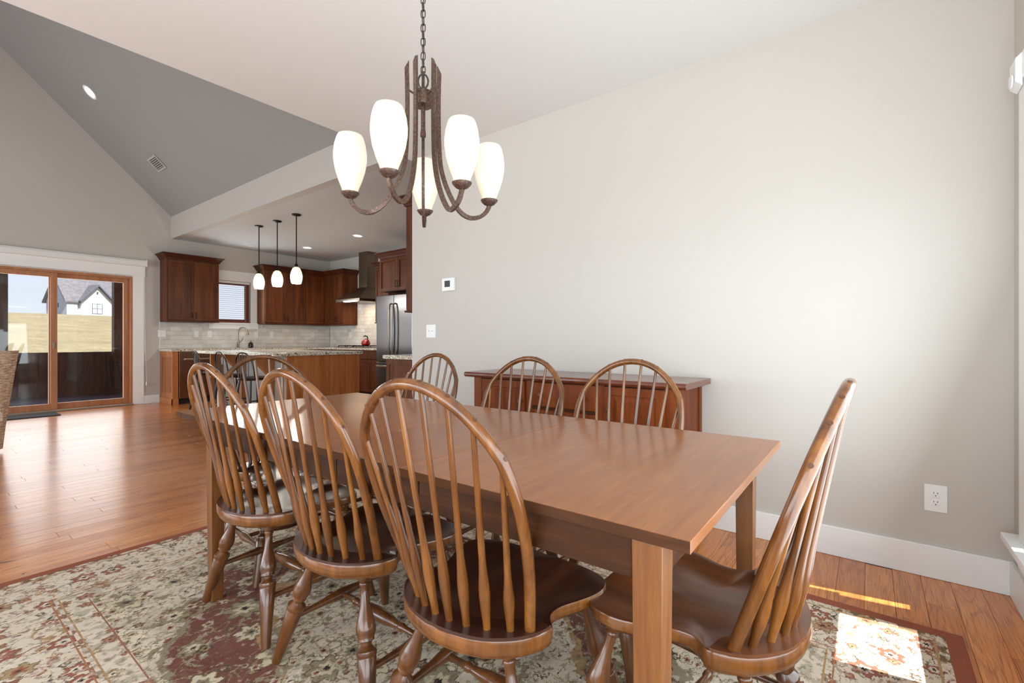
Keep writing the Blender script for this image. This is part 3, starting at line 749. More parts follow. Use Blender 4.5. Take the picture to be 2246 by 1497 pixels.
bm = BM(); box(bm, SW, .02, .06, SW+.006, .09, .835); box(bm, SW, SD-.05, .06, SW+.006, SD, .835); obj('side_stile', bm, M['sideb'], sb, local=True)

# ------------------------------------------------------------------ chandelier
ch = thing('chandelier', 'five light bronze chandelier with white glass shades over the dining table', 'chandelier', (1.232, 1.369, ZD))
cc = Vector((1.232, 1.369, 0))
obj('ceiling_canopy', lathe(BM(), [(.065, 0), (.065, -.008), (.05, -.022), (.012, -.03)], (cc.x, cc.y, ZD), (0, 0, 1), 20), M['bronze'], ch, True)
linkme = None; nl = 22; zt, zb = ZD-.03, 2.115; st = (zt-zb)/nl
def linkbm():
    pts = []
    hw, hh = .0085, st*.5+.002
    for i in range(14):
        a = 2*PI*i/14; pts.append((hw*math.cos(a), 0, (hh-hw)*(1 if math.sin(a) > 1e-6 else -1 if math.sin(a) < -1e-6 else 0)+hw*math.sin(a)))
    return tube(BM(), pts, .0022, 6, closed=True)
for i in range(nl):
    if linkme is None:
        o = obj('chain_link', linkbm(), M['chain'], ch, True, local=True); linkme = o.data
    else:
        o = bpy.data.objects.new('chain_link', linkme); COL.objects.link(o); o.parent = ch
    o.location = (0, 0, zt-st*(i+.5)-ZD); o.rotation_euler = (0, 0, (PI/2 if i % 2 else 0)+.5)
obj('cord', tube(BM(), [(cc.x+.003*math.sin(i), cc.y+.003*math.cos(i), ZD-.02-(ZD-2.07)*i/20) for i in range(21)], .0022, 6), M['chain'], ch)
obj('loop', tube(BM(), [(cc.x+.019*math.cos(a)*.63, cc.y-.019*math.cos(a)*.8, 2.085+.028*math.sin(a)) for a in [2*PI*i/20 for i in range(20)]], .0036, 8, closed=True), M['chain'], ch, True)
obj('hub', lathe(BM(), [(.006, .062), (.012, .06), (.034, .055), (.036, .05), (.036, .008), (.034, .002), (.0, 0)][::-1], (cc.x, cc.y, 1.988), (0, 0, 1), 24), M['bronze'], ch, True)
obj('centre_rod', lathe(BM(), [(.0085, 0), (.0085, .085), (.011, .108), (.011, .118)], (cc.x, cc.y, 1.99), (0, 0, -1), 12), M['bronze'], ch, True)
arms = [(1.077, 1.616, 1.655), (1.022, 1.307, 1.656), (1.435, 1.582, 1.657), (1.228, 1.161, 1.642), (1.490, 1.254, 1.658)]
shprof = [(.026, 0), (.030, .006), (.0305, .014), (.034, .024), (.045, .052), (.0565, .09), (.063, .13), (.0635, .155), (.059, .19), (.052, .215), (.047, .226), (.0445, .226), (.049, .213), (.055, .19), (.0595, .155), (.059, .13), (.053, .09), (.042, .052), (.028, .022), (.01, .012)]
vd = Vector((cc.x, cc.y, 0)).normalized(); vr = Vector((vd.y, -vd.x, 0))
tops = (-82, -27, 180, 40, 101)
for (ax, ay, az), tp in zip(arms, tops):
    v = Vector((ax, ay, 0))-cc; R = v.length
    ca = math.atan2(v.dot(vr), -v.dot(vd)); ta = math.radians(tp)
    if ta-ca > PI: ta -= 2*PI
    def dr(r):
        k = min(max((r-.062)/(R-.062), 0), 1); k = k*k*(3-2*k); a = ta+(ca-ta)*k
        return vd*(-math.cos(a))+vr*math.sin(a)
    prof = [(.062, 2.125), (.060, 2.03), (.060, 1.93), (.063, 1.83), (.072, 1.75), (.10, 1.672), (.143, 1.606), (.19, az-.076), (.236, az-.068), (.268, az-.046), (.284, az-.022), (.287, az-.012)]
    rr_ = [.062+(r-.062)*(R-.062)/(.287-.062) for r, z in prof]
    path = catmull([cc+dr(r)*r+Vector((0, 0, z)) for r, (q, z) in zip(rr_, prof)], 5)
    bm = BM(); rings = []
    for i2, p in enumerate(path):
        t = (path[min(i2+1, len(path)-1)]-path[max(i2-1, 0)]).normalized(); rad = (p-cc); rad.z = 0; rad.normalize()
        side = Vector((-rad.y, rad.x, 0)); nn = side.cross(t).normalized(); side = t.cross(nn).normalized()
        rings.append([bm.verts.new(p+nn*(a*.0080)+side*(b*.0062)) for a, b in ((1, 1), (-1, 1), (-1, -1), (1, -1))])
    for A, B in zip(rings, rings[1:]):
        for k in range(4): bm.faces.new((A[k], A[(k+1) % 4], B[(k+1) % 4], B[k]))
    bm.faces.new(rings[0][::-1]); bm.faces.new(rings[-1])
    inner = sorted(rings[0], key=lambda q: (q.co-cc).xy.length)
    for q in inner[:2]: q.co.z += .03
    a = obj('arm', bm, M['bronze'], ch, bevel=.001)
    d0 = dr(.062)
    bm = BM(); tube(bm, [cc+d0*.03+Vector((0, 0, 2.03)), cc+d0*.058+Vector((0, 0, 2.045))], .004, 8); obj('pin', bm, M['bronze'], a)
    obj('cup', lathe(BM(), [(.006, -.016), (.010, -.014), (.022, -.008), (.034, .004), (.036, .010), (.030, .010)], (ax, ay, az), (0, 0, 1), 20), M['bronze'], ch, True)
    obj('shade', lathe(BM(), shprof, (ax, ay, az+.006), (0, 0, 1), 24), M['shade'], ch, 'all')

# ------------------------------------------------------------------ kitchen
def handle(parent, x, y, z, vertical=True, L=.10, m='iron'):
    if vertical: pts = [(x, y, z-L/2), (x, y-.022, z-L/2+.006), (x, y-.026, z), (x, y-.022, z+L/2-.006), (x, y, z+L/2)]
    else: pts = [(x-L/2, y, z), (x-L/2+.006, y-.022, z), (x, y-.026, z), (x+L/2-.006, y-.022, z), (x+L/2, y, z)]
    return obj('handle', tube(BM(), pts, .006, 6), M[m], parent, True, local=True)
def crown(t, w, d, z, left=True, right=True, m='cherryx'):
    bm = BM(); a = .075
    poly = [(0, 0), (-.012, .0), (-.02, .02), (-.06, .075), (-.075, .08), (-.075, .095), (0, .095)]
    xl = 0; xr = w
    def col(u, v, end):
        x = (xl+(u if left else 0)) if end == 0 else (xr-(u if right else 0))
        return (x, u, z+v)
    A = [bm.verts.new(col(u, v, 0)) for u, v in poly]; B = [bm.verts.new(col(u, v, 1)) for u, v in poly]; n = len(poly)
    for i in range(n): bm.faces.new((A[i], A[(i+1) % n], B[(i+1) % n], B[i]))
    def ret(ring, x, s):
        C = [bm.verts.new((x+s*(-u), d, z+v)) for u, v in poly]
        for i in range(n-1): bm.faces.new((ring[i], ring[i+1], C[i+1], C[i]))
        bm.faces.new(C)
    if left: ret(A, 0, -1)
    else: bm.faces.new(A)
    if right: ret(B, w, 1)
    else: bm.faces.new(B)
    box(bm, 0, 0, z, w, d, z+.09)
    obj('crown_moulding', bm, M[m], t, local=True)
def wallcab(label, loc, rz, w, d, z0, z1, doors, crn=(True, True), rail=True, name='upper_cabinet', hz=None, m='cherry', handles=None):
    t = thing(name, label, 'cabinet', (loc[0], loc[1], 0), rz, 'cherry kitchen cabinets')
    obj('carcass', bx(0, .0, z0, w, d, z1), M[m], t, local=True, bevel=.002)
    n = len(doors); x = .012
    tot = sum(doors)
    for i, fr in enumerate(doors):
        wd = (w-.024)*fr/tot
        o = obj('door', shaker(BM(), x+.002, z0+.012, x+wd-.002, z1-.02, -.02, .02, .06, .013), M[m], t, local=True)
        if handles: hx = x+.03 if handles[i] == 'l' else x+wd-.03
        elif n == 1: hx = x+wd-.03
        else: hx = x+wd-.03 if i % 2 == 0 else x+.03
        handle(o, hx, -.02, z0+.10 if hz is None else hz)
        x += wd
    if crn: crown(t, w, d, z1, *crn)
    if rail: obj('light_rail', bx(0, -.032, z0-.02, w, d-.01, z0), M['cherryx'], t, local=True, bevel=.003)
    return t
wallcab('double door cherry wall cabinet left of the kitchen window', (2.80, YF-.33), 0, .81, .33, 1.425, 2.485, [1, 1])
wallcab('double door cherry wall cabinet right of the kitchen window', (4.43, YF-.33), 0, .84, .33, 1.425, 2.485, [1, 1], (True, False))
wallcab('single door cherry wall cabinet in the kitchen corner, right of the double one', (5.27, YF-.33), 0, .445, .33, 1.425, 2.485, [1], (False, False))
wallcab('cherry corner wall cabinet beside the range hood', (5.715, YF-.33-.02), -PI/2, .72, .335, 1.425, 2.485, [1, .5], (False, True))
wallcab('narrow cherry wall cabinet between the hood and the fridge', (5.66, 7.64), -PI/2, .42, .39, 1.43, 2.485, [1], (True, False))
wallcab('deep cherry cabinet above the stainless fridge', (5.0, 6.63), -PI/2, .96, 1.04, 1.90, 2.46, [1, 1], (True, True), False, hz=2.01)
wallcab('cherry wall cabinet end panel at edge of the dining wall', (3.72, YE+.33), PI, .62, .33, 1.385, 2.42, [1, 1])
# base cabinets, far wall
CT = .935
def basecab(label, loc, rz, w, d, fronts, name='base_cabinet', m='cherry', toe=.1):
    t = thing(name, label, 'cabinet', (loc[0], loc[1], 0), rz, 'cherry kitchen cabinets')
    obj('carcass', bx(0, 0, toe, w, d, CT-.04), M[m], t, local=True, bevel=.002)
    obj('toe_kick', bx(.01, .07, 0, w-.01, d, toe), M['dark'], t, local=True)
    for x0, z0, x1, z1, kind in fronts:
        if kind == 'drawer':
            o = obj('drawer', bx(x0+.003, -.02, z0+.003, x1-.003, 0, z1-.003), M[m], t, local=True, bevel=.003); handle(o, (x0+x1)/2, -.02, (z0+z1)/2, False)
        else:
            o = obj('door', shaker(BM(), x0+.003, z0+.003, x1-.003, z1-.003, -.02, .02, .055, .008), M[m], t, local=True); handle(o, x1-.03 if kind == 'l' else x0+.03, -.02, z1-.1)
    return t
bf = YF-.61
e = thing('cabinet_end_panel', 'wooden end panel with two recessed strips left of the dishwasher', 'cabinet', (2.80, bf, 0), 0)
obj('panel', bx(2.80, bf, .0, 2.885, YF, CT-.04), M['island'], e, bevel=.002)
bm = BM()
for a, b in ((bf+.06, bf+.25), (bf+.31, bf+.50)):
    prism(bm, [(a, .2), (b, .2), (b, .8), (a, .8)], 2.796, 2.801, lambda u, v, d: (d, u, v))
obj('recess_panel', bm, M['endstrip'], e)
bm = bx(2.788, bf-.012, 0, 2.80, YF, .1); box(bm, 2.788, bf-.012, 0, 2.885, bf, .1); obj('base_moulding', bm, M['island'], e)
dw = thing('dishwasher', 'bronze toned dishwasher with bar handle under the granite counter', 'dishwasher', (2.89, bf, 0))
obj('front_panel', bx(2.892, bf-.025, .10, 3.49, bf+.55, CT-.045), M['steel_d'], dw, bevel=.004)
obj('handle', bx(2.95, bf-.06, .74, 3.43, bf-.035, .775), M['nickel'], dw, bevel=.008)
bm = bx(2.96, bf-.04, .748, 2.98, bf-.02, .768); box(bm, 3.4, bf-.04, .748, 3.42, bf-.02, .768); obj('bracket', bm, M['nickel'], dw)
obj('toe_kick', bx(2.90, bf+.03, 0, 3.48, bf+.5, .10), M['dark'], dw)
basecab('cherry sink base cabinet under the kitchen window', (3.495, bf), 0, .9, .61, [(0, .72, .9, CT-.05, 'drawer'), (0, .1, .45, .71, 'l'), (.45, .1, .9, .71, 'r')])
basecab('cherry base cabinet right of the sink base', (4.40, bf), 0, 1.02, .61, [(0, .72, .52, CT-.05, 'drawer'), (.52, .72, 1.02, CT-.05, 'drawer'), (0, .1, .52, .71, 'l'), (.52, .1, 1.02, .71, 'r')])
basecab('dark cherry corner base cabinet under the cooktop', (5.445, YF-.005), -PI/2, 1.53, .60, [(.62, .72, 1.53, CT-.05, 'drawer'), (.62, .1, 1.075, .71, 'l'), (1.075, .1, 1.53, .71, 'r')])
basecab('dark cherry base cabinet with drawer beside the fridge', (5.445, 8.33), -PI/2, 1.66, .60, [(0, .72, .75, CT-.05, 'drawer'), (.75, .72, 1.66, CT-.05, 'drawer'), (0, .1, .375, .71, 'l'), (.375, .1, .75, .71, 'r'), (.75, .1, 1.2, .71, 'l'), (1.2, .1, 1.66, .71, 'r')])
t = thing('cabinet_end_panel', 'reddish cabinet end with recessed panel at the kitchen side of dining wall', 'cabinet', (3.08, YE, 0), 0)
obj('carcass', bx(3.085, YE+.002, 0, 3.7, YE+.61, CT-.04), M['cherry'], t, bevel=.002)
bm = BM(); shaker(bm, 0, .02, .60, CT-.045, -.02, .02, .07, .009); bmesh.ops.transform(bm, matrix=Matrix.Translation((3.085, YE+.608, 0)) @ Matrix.Rotation(-PI/2, 4, 'Z'), verts=bm.verts); obj('side_panel', bm, M['cherry'], t)
# counters
def counter(label, bm): return tag(obj('countertop', bm, M['granite'], bevel=.004), label, 'countertop')
bm = BM(); prism(bm, [(2.775, bf-.035), (5.40, bf-.035), (5.40, 6.66), (KX-.006, 6.66), (KX-.006, YF-.006), (2.775, YF-.006)], CT-.04, CT, lambda u, v, d: (u, v, d)); counter('speckled granite counter along the far kitchen wall', bm)
counter('speckled granite counter end beside the dining wall corner', bx(3.05, YE+.002, CT-.04, 3.72, YE+.645, CT))
# tile backsplash
bs = thing('tile_backsplash', 'pale subway tile backsplash on the far kitchen wall under the window', 'backsplash', (2.8, YF, CT))
obj('grout', bx(2.79, YF-.005, CT, KX, YF, 1.405), M['grout'], bs)
bs2 = thing('tile_backsplash', 'warm lit subway tile backsplash behind the kettle and range hood', 'backsplash', (KX, YF, CT))
bm = bx(KX-.005, 6.66, CT, KX, YF-.02, 1.405); box(bm, KX-.005, 7.655, 1.405, KX, 8.80, 1.9); obj('grout', bm, M['grout'], bs2)
TWd, TH = .165, .0783; tme = {}
def addtile(par, wd, x, y, z, rz):
    key = round(wd, 2); o0 = ORG[par.name].translation
    if key not in tme:
        bm = BM(); box(bm, -key/2+.0015, -.008, .0015, key/2-.0015, 0, TH-.0015); bmesh.ops.bevel(bm, geom=[e for e in bm.edges if all(v.co.y < -.004 for v in e.verts)], offset=.003, segments=1, affect='EDGES')
        o = obj('tile', bm, M['tile'], par, local=True); tme[key] = o.data
    else:
        o = bpy.data.objects.new('tile', tme[key]); COL.objects.link(o); o.parent = par
    o.location = (x-o0.x, y-o0.y, z-o0.z); o.rotation_euler = (random.uniform(-.006, .006), 0, rz+random.uniform(-.008, .008))
for r in range(6):
    x = 2.79-(TWd/2 if r % 2 else 0); z = CT+r*TH
    while x < KX-.015:
        a, b = max(x, 2.79), min(x+TWd, KX-.016); x += TWd
        if b-a < .02: continue
        if z+TH > WZ0-.115 and a > WX0-.16 and b < WX1+.26: continue
        addtile(bs, b-a, (a+b)/2, YF-.005, z, 0)
for r in range(12):
    y = YF-.02+(TWd/2 if r % 2 else 0); z = CT+r*TH; lo, hi = (6.9, YF-.02) if r < 6 else (7.66, 8.79)
    while y > lo:
        a, b = min(y, hi), max(y-TWd, lo); y -= TWd
        if a-b < .02 or b > hi: continue
        addtile(bs2, a-b, KX-.005, (a+b)/2, z, -PI/2)
# outlets on the backsplash
for i, (x, w, k, lab) in enumerate(((2.825, .118, 'rocker', 'white double rocker switch on the tile at the left end'), (3.355, .075, 'rocker', 'white rocker switch on the tile left of the sink'), (3.575, .075, 'rocker', 'white rocker switch on the tile at the left corner of the window apron'),
        (4.41, .075, 'outlet', 'white outlet on the tile just right of the window'), (4.72, .075, 'outlet', 'white outlet on tile under the double cabinet right of the window'), (5.62, .075, 'outlet', 'white outlet on the tile close to the kitchen corner'))):
    plate_switch('light_switch' if k == 'rocker' else 'wall_outlet', lab, 'switch' if k == 'rocker' else 'outlet', (x, YF-.0135, 1.20), 0, w, .118, k, 'plates on the kitchen backsplash')
plate_switch('wall_outlet', 'white outlet on the side wall tile left of the kettle', 'outlet', (KX-.0135, 9.05, 1.20), -PI/2, .075, .118, 'outlet', 'plates on the kitchen backsplash')
# faucet and soap
f = thing('faucet', 'brushed nickel gooseneck faucet at the sink under the window', 'faucet', (4.03, YF-.12, CT))
X, Y = 4.03, YF-.12
obj('base', lathe(BM(), [(.030, 0), (.030, .008), (.021, .02), (.019, .14), (.017, .16)], (X, Y, CT)), M['nickel'], f, True)
obj('spout', tube(BM(), [(X, Y, CT+.12), (X, Y, CT+.28), (X+.004, Y-.004, CT+.33), (X+.03, Y-.02, CT+.385), (X+.07, Y-.04, CT+.40), (X+.115, Y-.06, CT+.375), (X+.135, Y-.07, CT+.33)], .0125, 10), M['nickel'], f, True)
obj('spray_head', lathe(BM(), [(.013, 0), (.017, .03), (.022, .075), (.020, .082)], (X+.133, Y-.07, CT+.335), (.18, -.1, -1)), M['nickel'], f, True)
obj('lever', tube(BM(), [(X+.018, Y-.005, CT+.10), (X+.06, Y-.01, CT+.14), (X+.09, Y-.01, CT+.20)], [.010, .009, .006], 8), M['nickel'], f, True)
sp = thing('scrubber_holder', 'small round black scrubber holder on the counter right of the faucet', 'holder', (4.245, YF-.16, CT))
obj('bowl', lathe(BM(), [(.028, 0), (.045, .012), (.048, .035), (.042, .055)], (4.245, YF-.16, CT)), M['blackgl'], sp, True)
obj('ball', lathe(BM(), [(.038, .045), (.045, .07), (.036, .095), (.012, .11)], (4.245, YF-.16, CT)), M['blackgl'], sp, True)
obj('knob', lathe(BM(), [(.008, 0), (.013, .012), (.008, .024)], (4.245, YF-.16, CT+.108)), M['nickel'], sp, True)
# island
IX0, IX1, IY0, IY1 = 2.67, 3.90, 5.55, 7.90
counter('speckled granite island top under the three pendants', bx(IX0, IY0, CT-.04, IX1, IY1, CT))
il = thing('kitchen_island', 'kitchen island with wooden plank end panel and grey seating side', 'island', (3.3, 6.7, 0))
obj('body', bx(3.02, IY0+.06, .0, IX1-.03, IY1-.04, CT-.04), M['grey'], il)
px = [2.855, 2.945, 3.17, 3.42, 3.66, 3.872]
for a, b in zip(px, px[1:]): obj('end_plank', bx(a, IY0+.035, 0.002, b-.003, IY0+.06, CT-.042), M['island'], il, bevel=.003)
obj('far_end_panel', bx(2.855, IY1-.06, 0.002, 3.87, IY1-.035, CT-.042), M['island'], il)
for y in (6.22, 7.05):
    bm = BM(); prism(bm, [(3.018, .0), (2.96, .0), (2.96, .62), (2.76, .84), (2.70, CT-.042), (3.018, CT-.042)], y, y+.09, lambda u, v, d: (u, d, v)); obj('corbel_post', bm, M['island'], il, bevel=.003)
plate_switch('wall_outlet', 'white outlet on the corbel under the island overhang', 'outlet', (2.765, 7.14+.001, .80), PI, .06, .10, 'outlet')
# bar stools
def make_stool():
    t = thing('bar_stool', 'dark bow back bar stool', 'stool', (0, 0, 0), 0, 'dark bow back stools at the island')
    obj('seat', lathe(BM(), [(.14, .60), (.178, .606), (.185, .622), (.178, .636), (.10, .630), (.0, .627)], (0, 0, 0), (0, 0, 1), 24), M['stool'], t, True)
    bow = [(.16, 0), (.168, .08), (.165, .17), (.14, .245), (.08, .295), (0, .31)]
    bow = bow + [(-x, z) for x, z in bow[-2::-1]]
    cv = catmull([(x, -.09-.18*z, .625+z) for x, z in bow], 4); obj('bow', tube(BM(), cv, .009, 8), M['stool'], t, True)
    for x in (-.1, -.05, 0, .05, .1):
        zt = .31*math.sqrt(max(0, 1-(x/.168)**2))*.97; obj('spindle', tube(BM(), [(x*.95, -.13, .62), (x, -.09-.18*zt, .625+zt)], .005, 6), M['stool'], t, True)
    for sx in (-1, 1):
        for sy in (-1, 1): obj('leg', seglathe(BM(), (sx*.11, sy*.11, .605), (sx*.19, sy*.19, 0), [(0, .012), (.2, .016), (.5, .019), (1, .011)], 8), M['stool'], t, True)
    for a, b, z in (((-1, -1), (1, -1), .25), ((-1, 1), (1, 1), .2), ((-1, -1), (-1, 1), .32), ((1, -1), (1, 1), .32)):
        k = .11+.08*(1-z/.605); obj('rung', tube(BM(), [(a[0]*k, a[1]*k, z), (b[0]*k, b[1]*k, z)], .008, 6), M['stool'], t, True)
    return t
st0 = make_stool()
for i, (x, y, lab) in enumerate(((2.66, 7.42, 'dark bow back bar stool at the far end of the island'), (2.68, 6.70, 'dark bow back bar stool at the middle of the island side'), (2.66, 6.0, 'dark bow back bar stool at the near end of the island side'))):
    s = st0 if i == 0 else copy_tree(st0)
    s.location = (x, y, 0); s.rotation_euler = (0, 0, -PI/2+.15*(i-1)); s['label'] = lab
# pendants
def pendant(x, y, lab):
    t = thing('pendant_lamp', lab, 'pendant lamp', (x, y, ZK), 0, 'pendants above the island')
    obj('ceiling_plate', lathe(BM(), [(.062, 0), (.062, -.012), (.05, -.018), (.01, -.024)], (x, y, ZK), (0, 0, 1), 20), M['iron'], t, True)
    obj('rod', tube(BM(), [(x, y, ZK-.02), (x, y, 2.16)], .0075, 8), M['iron'], t, True)
    obj('socket', lathe(BM(), [(.010, .045), (.020, .035), (.026, 0), (.018, -.006)], (x, y, 2.135), (0, 0, 1), 14), M['iron'], t, True)
    obj('shade', lathe(BM(), [(.026, 0), (.049, -.019), (.069, -.064), (.081, -.118), (.081, -.161), (.072, -.21), (.063, -.238), (.058, -.236), (.072, -.161), (.069, -.107), (.032, -.02)], (x, y, 2.132), (0, 0, 1), 20), M['pshade'], t, 'all')
    light('pendant_bulb', 'POINT', (x, y, 1.86), (0, 0, 0), 12, (1, .92, .8), shadow_soft_size=.05)
for x, y, lab in ((3.468, 7.65, 'lit oval glass pendant on black rod, leftmost of three over the island'), (3.49, 7.11, 'lit oval glass pendant on black rod, middle of three over the island'), (3.477, 6.53, 'lit oval glass pendant on black rod, rightmost of three over the island')): pendant(x, y, lab)
# recessed lights
def canlight(loc, n, lab, lit=True, r=.085, pw=48):
    t = thing('recessed_light', lab, 'ceiling light', loc)
    nv = Vector(n).normalized(); q = nv.to_track_quat('Z', 'Y').to_matrix().to_4x4()
    bm = lathe(BM(), [(r*.8, .001), (r, .001), (r+.004, .006), (r+.004, -.01), (r*.8, -.01)], (0, 0, 0), (0, 0, 1), 28, cap=False); bmesh.ops.transform(bm, matrix=q, verts=bm.verts); obj('trim_ring', bm, M['trim'], t, True, local=True)
    bm = lathe(BM(), [(r*.82, -.006), (r*.82, .0005)], (0, 0, 0), (0, 0, 1), 28); bmesh.ops.transform(bm, matrix=q, verts=bm.verts); obj('lens', bm, M['lens'] if lit else M['lens_off'], t, local=True)
    if lit:
        light('downlight', 'SPOT', Vector(loc)+nv*.02, (-nv).to_track_quat('Z', 'Y').to_euler(), pw, (1, .97, .93), spot_size=2.3, spot_blend=.8, shadow_soft_size=.06)
canlight((4.86, 8.72, ZK), (0, 0, -1), 'lit recessed can light in kitchen ceiling, left of the other lit one')
canlight((4.83, 7.03, ZK), (0, 0, -1), 'lit recessed can light in kitchen ceiling nearer the dining wall')
canlight((4.05, 9.35, ZK), (0, 0, -1), 'unlit recessed can light in kitchen ceiling above the window', False)
canlight((1.649, 8.689, vz(1.649)), (-.698, 0, -.716), 'lit recessed can light in the steep vaulted ceiling', True, .095, 8)
cv = thing('ceiling_vent', 'rectangular white air vent in the vaulted ceiling', 'vent', (2.43, 8.69, vz(2.43)))
mtx = Matrix.Translation((0, 0, 0)) @ Matrix.Rotation(math.radians(44.3), 4, 'Y')
def vb(*a):
    bm = bx(*a); bmesh.ops.transform(bm, matrix=mtx, verts=bm.verts); return bm
bm = fbox(BM(), -.11, .11, -.17, .17, -.008, .0, .03); bmesh.ops.transform(bm, matrix=mtx @ Matrix.Rotation(PI/2, 4, 'X') , verts=bm.verts); bmesh.ops.translate(bm, vec=(-.004, 0, -.004), verts=bm.verts); obj('frame', bm, M['vent'], cv, local=True)
bm = vb(-.08, -.14, -.004, .08, .14, .002); obj('backing', bm, M['slot'], cv, local=True)
for i in range(6):
    bm = vb(-.07+i*.026, -.14, -.007, -.058+i*.026, .14, -.003); obj('louver', bm, M['vent'], cv, local=True)
# hood
hd = thing('range_hood', 'stainless chimney range hood above the cooktop', 'range hood', (KX, 8.23, 1.85))
obj('chimney', bx(5.78, 8.09, 2.15, KX, 8.37, ZK), M['steel_d'], hd, bevel=.002)
bm = BM(); A = [(5.42, 7.83), (KX, 7.83), (KX, 8.63), (5.42, 8.63)]; B = [(5.78, 8.09), (KX, 8.09), (KX, 8.37), (5.78, 8.37)]
la = [bm.verts.new((x, y, 1.90)) for x, y in A]; lb = [bm.verts.new((x, y, 2.16)) for x, y in B]; lc = [bm.verts.new((x, y, 1.85)) for x, y in A]
for k in range(4):
    bm.faces.new((la[k], la[(k+1) % 4], lb[(k+1) % 4], lb[k])); bm.faces.new((lc[k], lc[(k+1) % 4], la[(k+1) % 4], la[k]))
bm.faces.new(lb); bm.faces.new(lc[::-1]); obj('canopy', bm, M['steel_d'], hd)
obj('lamp_strip', bx(5.412, 7.95, 1.842, 5.47, 8.35, 1.862), M['hoodlight'], hd)
light('hood_lamp', 'AREA', (5.70, 8.2, 1.84), (0, 0, 0), 5, (1, .80, .55), shape='RECTANGLE', size=.3, size_y=.5)
ck = thing('gas_cooktop', 'black gas cooktop with grates and knobs under the range hood', 'cooktop', (5.7, 8.25, CT))
obj('surface', bx(5.47, 7.80, CT+.0005, 5.98, 8.72, CT+.012), M['steel_d'], ck, bevel=.003)
for y in (7.85, 8.16, 8.46):
    bm = BM()
    for xx in (5.52, 5.63, 5.74, 5.85): box(bm, xx, y, CT+.03, xx+.012, y+.24, CT+.045)
    for yy in (y, y+.115, y+.23): box(bm, 5.52, yy, CT+.028, 5.86, yy+.012, CT+.043)
    for xx in (5.52, 5.85):
        for yy in (y, y+.228): box(bm, xx, yy, CT+.01, xx+.012, yy+.012, CT+.03)
    obj('grate', bm, M['iron'], ck)
for i in range(5): obj('knob', lathe(BM(), [(.02, 0), (.017, .02), (.010, .024)], (5.465, 7.93+.15*i, CT-.01), (-1, 0, .35), 12), M['nickel'], ck, True)
kt = thing('tea_kettle', 'red enamel tea kettle with black handle standing on the cooktop', 'kettle', (5.76, 8.1, CT+.045))
K0 = (5.76, 8.1, CT+.045)
obj('body', lathe(BM(), [(.06, 0), (.082, .012), (.092, .04), (.085, .075), (.06, .10), (.035, .112)], K0, (0, 0, 1), 24), M['red'], kt, True)
obj('lid', lathe(BM(), [(.036, .110), (.03, .12), (.01, .128), (.012, .14), (.0, .146)], K0, (0, 0, 1), 16), M['red'], kt, True)
obj('spout', tube(BM(), [(5.74, 8.02, CT+.10), (5.73, 7.985, CT+.145), (5.73, 7.97, CT+.16)], [.022, .014, .012], 10), M['red'], kt, True)
obj('handle', tube(BM(), [(5.765, 8.05, CT+.14), (5.765, 8.045, CT+.19), (5.765, 8.07, CT+.225), (5.77, 8.14, CT+.235), (5.77, 8.19, CT+.225)], [.012, .012, .014, .013, .010], 10), M['blackgl'], kt, True)
# fridge
fr = thing('refrigerator', 'stainless french door refrigerator with two vertical bar handles', 'refrigerator', (4.9, 6.1, 0))
FX, FA, FB = 4.90, 6.605, 5.695; FM = (FA+FB)/2
obj('cabinet', bx(FX+.07, FB, .02, KX-.02, FA, 1.80), mat('fridge_side_grey', rgb(70, 70, 74), .4, .6), fr)
for a, b in ((FM+.003, FA-.002), (FB+.002, FM-.003)):
    dd = obj('door', bx(FX, a, .735, FX+.066, b, 1.825), M['steel'], fr, bevel=.010)
    yy = FM+.045 if a > FM else FM-.045
    obj('handle', tube(BM(), [(FX, yy, .85), (FX-.035, yy, .86), (FX-.055, yy, .95), (FX-.062, yy, 1.26), (FX-.055, yy, 1.58), (FX-.035, yy, 1.67), (FX, yy, 1.68)], .013, 10), M['nickel'], dd, True)
dr = obj('freezer_drawer', bx(FX, FB+.002, .06, FX+.066, FA-.002, .722), M['steel'], fr, bevel=.010)
obj('handle', tube(BM(), [(FX, FA-.06, .66), (FX-.05, FA-.07, .66), (FX-.05, FB+.07, .66), (FX, FB+.06, .66)], .012, 8), M['nickel'], dr, True)
obj('foot_grille', bx(FX+.05, FB+.02, 0, FX+.09, FA-.02, .06), M['dark'], fr)

# ------------------------------------------------------------------ near the patio door
mt = tag(obj('door_mat', bx(.15, 9.30, .0005, 1.45, 9.74, .012), M['mat'], bevel=.004), 'thin charcoal door mat in front of the patio door', 'mat')
wc = thing('wicker_chair', 'woven wicker armchair with flared back at left edge before the patio door', 'chair', (.40, 6.75, 0), 0)
bm = BM(); rings = []; nseg = 22
def wring(z, rx, ry, th=0.):
    out = []
    for i in range(nseg+1):
        a = PI*1.08 + (PI*.84)*i/nseg
        out.append((rx*math.cos(a), ry*math.sin(a)+.06, z))
    return out
prev = None
for z, rx, ry in ((.03, .245, .22), (.25, .265, .24), (.5, .295, .27), (.75, .325, .30), (.96, .352, .325), (.985, .356, .33)):
    rings.append(wring(z, rx, ry))
for z, rx, ry in ((.985, .325, .30), (.96, .318, .29), (.75, .293, .268), (.5, .263, .238), (.25, .233, .208), (.03, .213, .19)): rings.append(wring(z, rx, ry))
V = [[bm.verts.new(p) for p in r] for r in rings]
for A, B in zip(V, V[1:]+V[:1]):
    for k in range(nseg): bm.faces.new((A[k], A[k+1], B[k+1], B[k]))
bm.faces.new([r[0] for r in V]); bm.faces.new([r[-1] for r in V][::-1])
obj('backrest', bm, M['wicker'], wc, 50, local=True)
obj('seat', bx(-.23, -.13, .30, .23, .33, .40), M['wicker'], wc, local=True, bevel=.02)
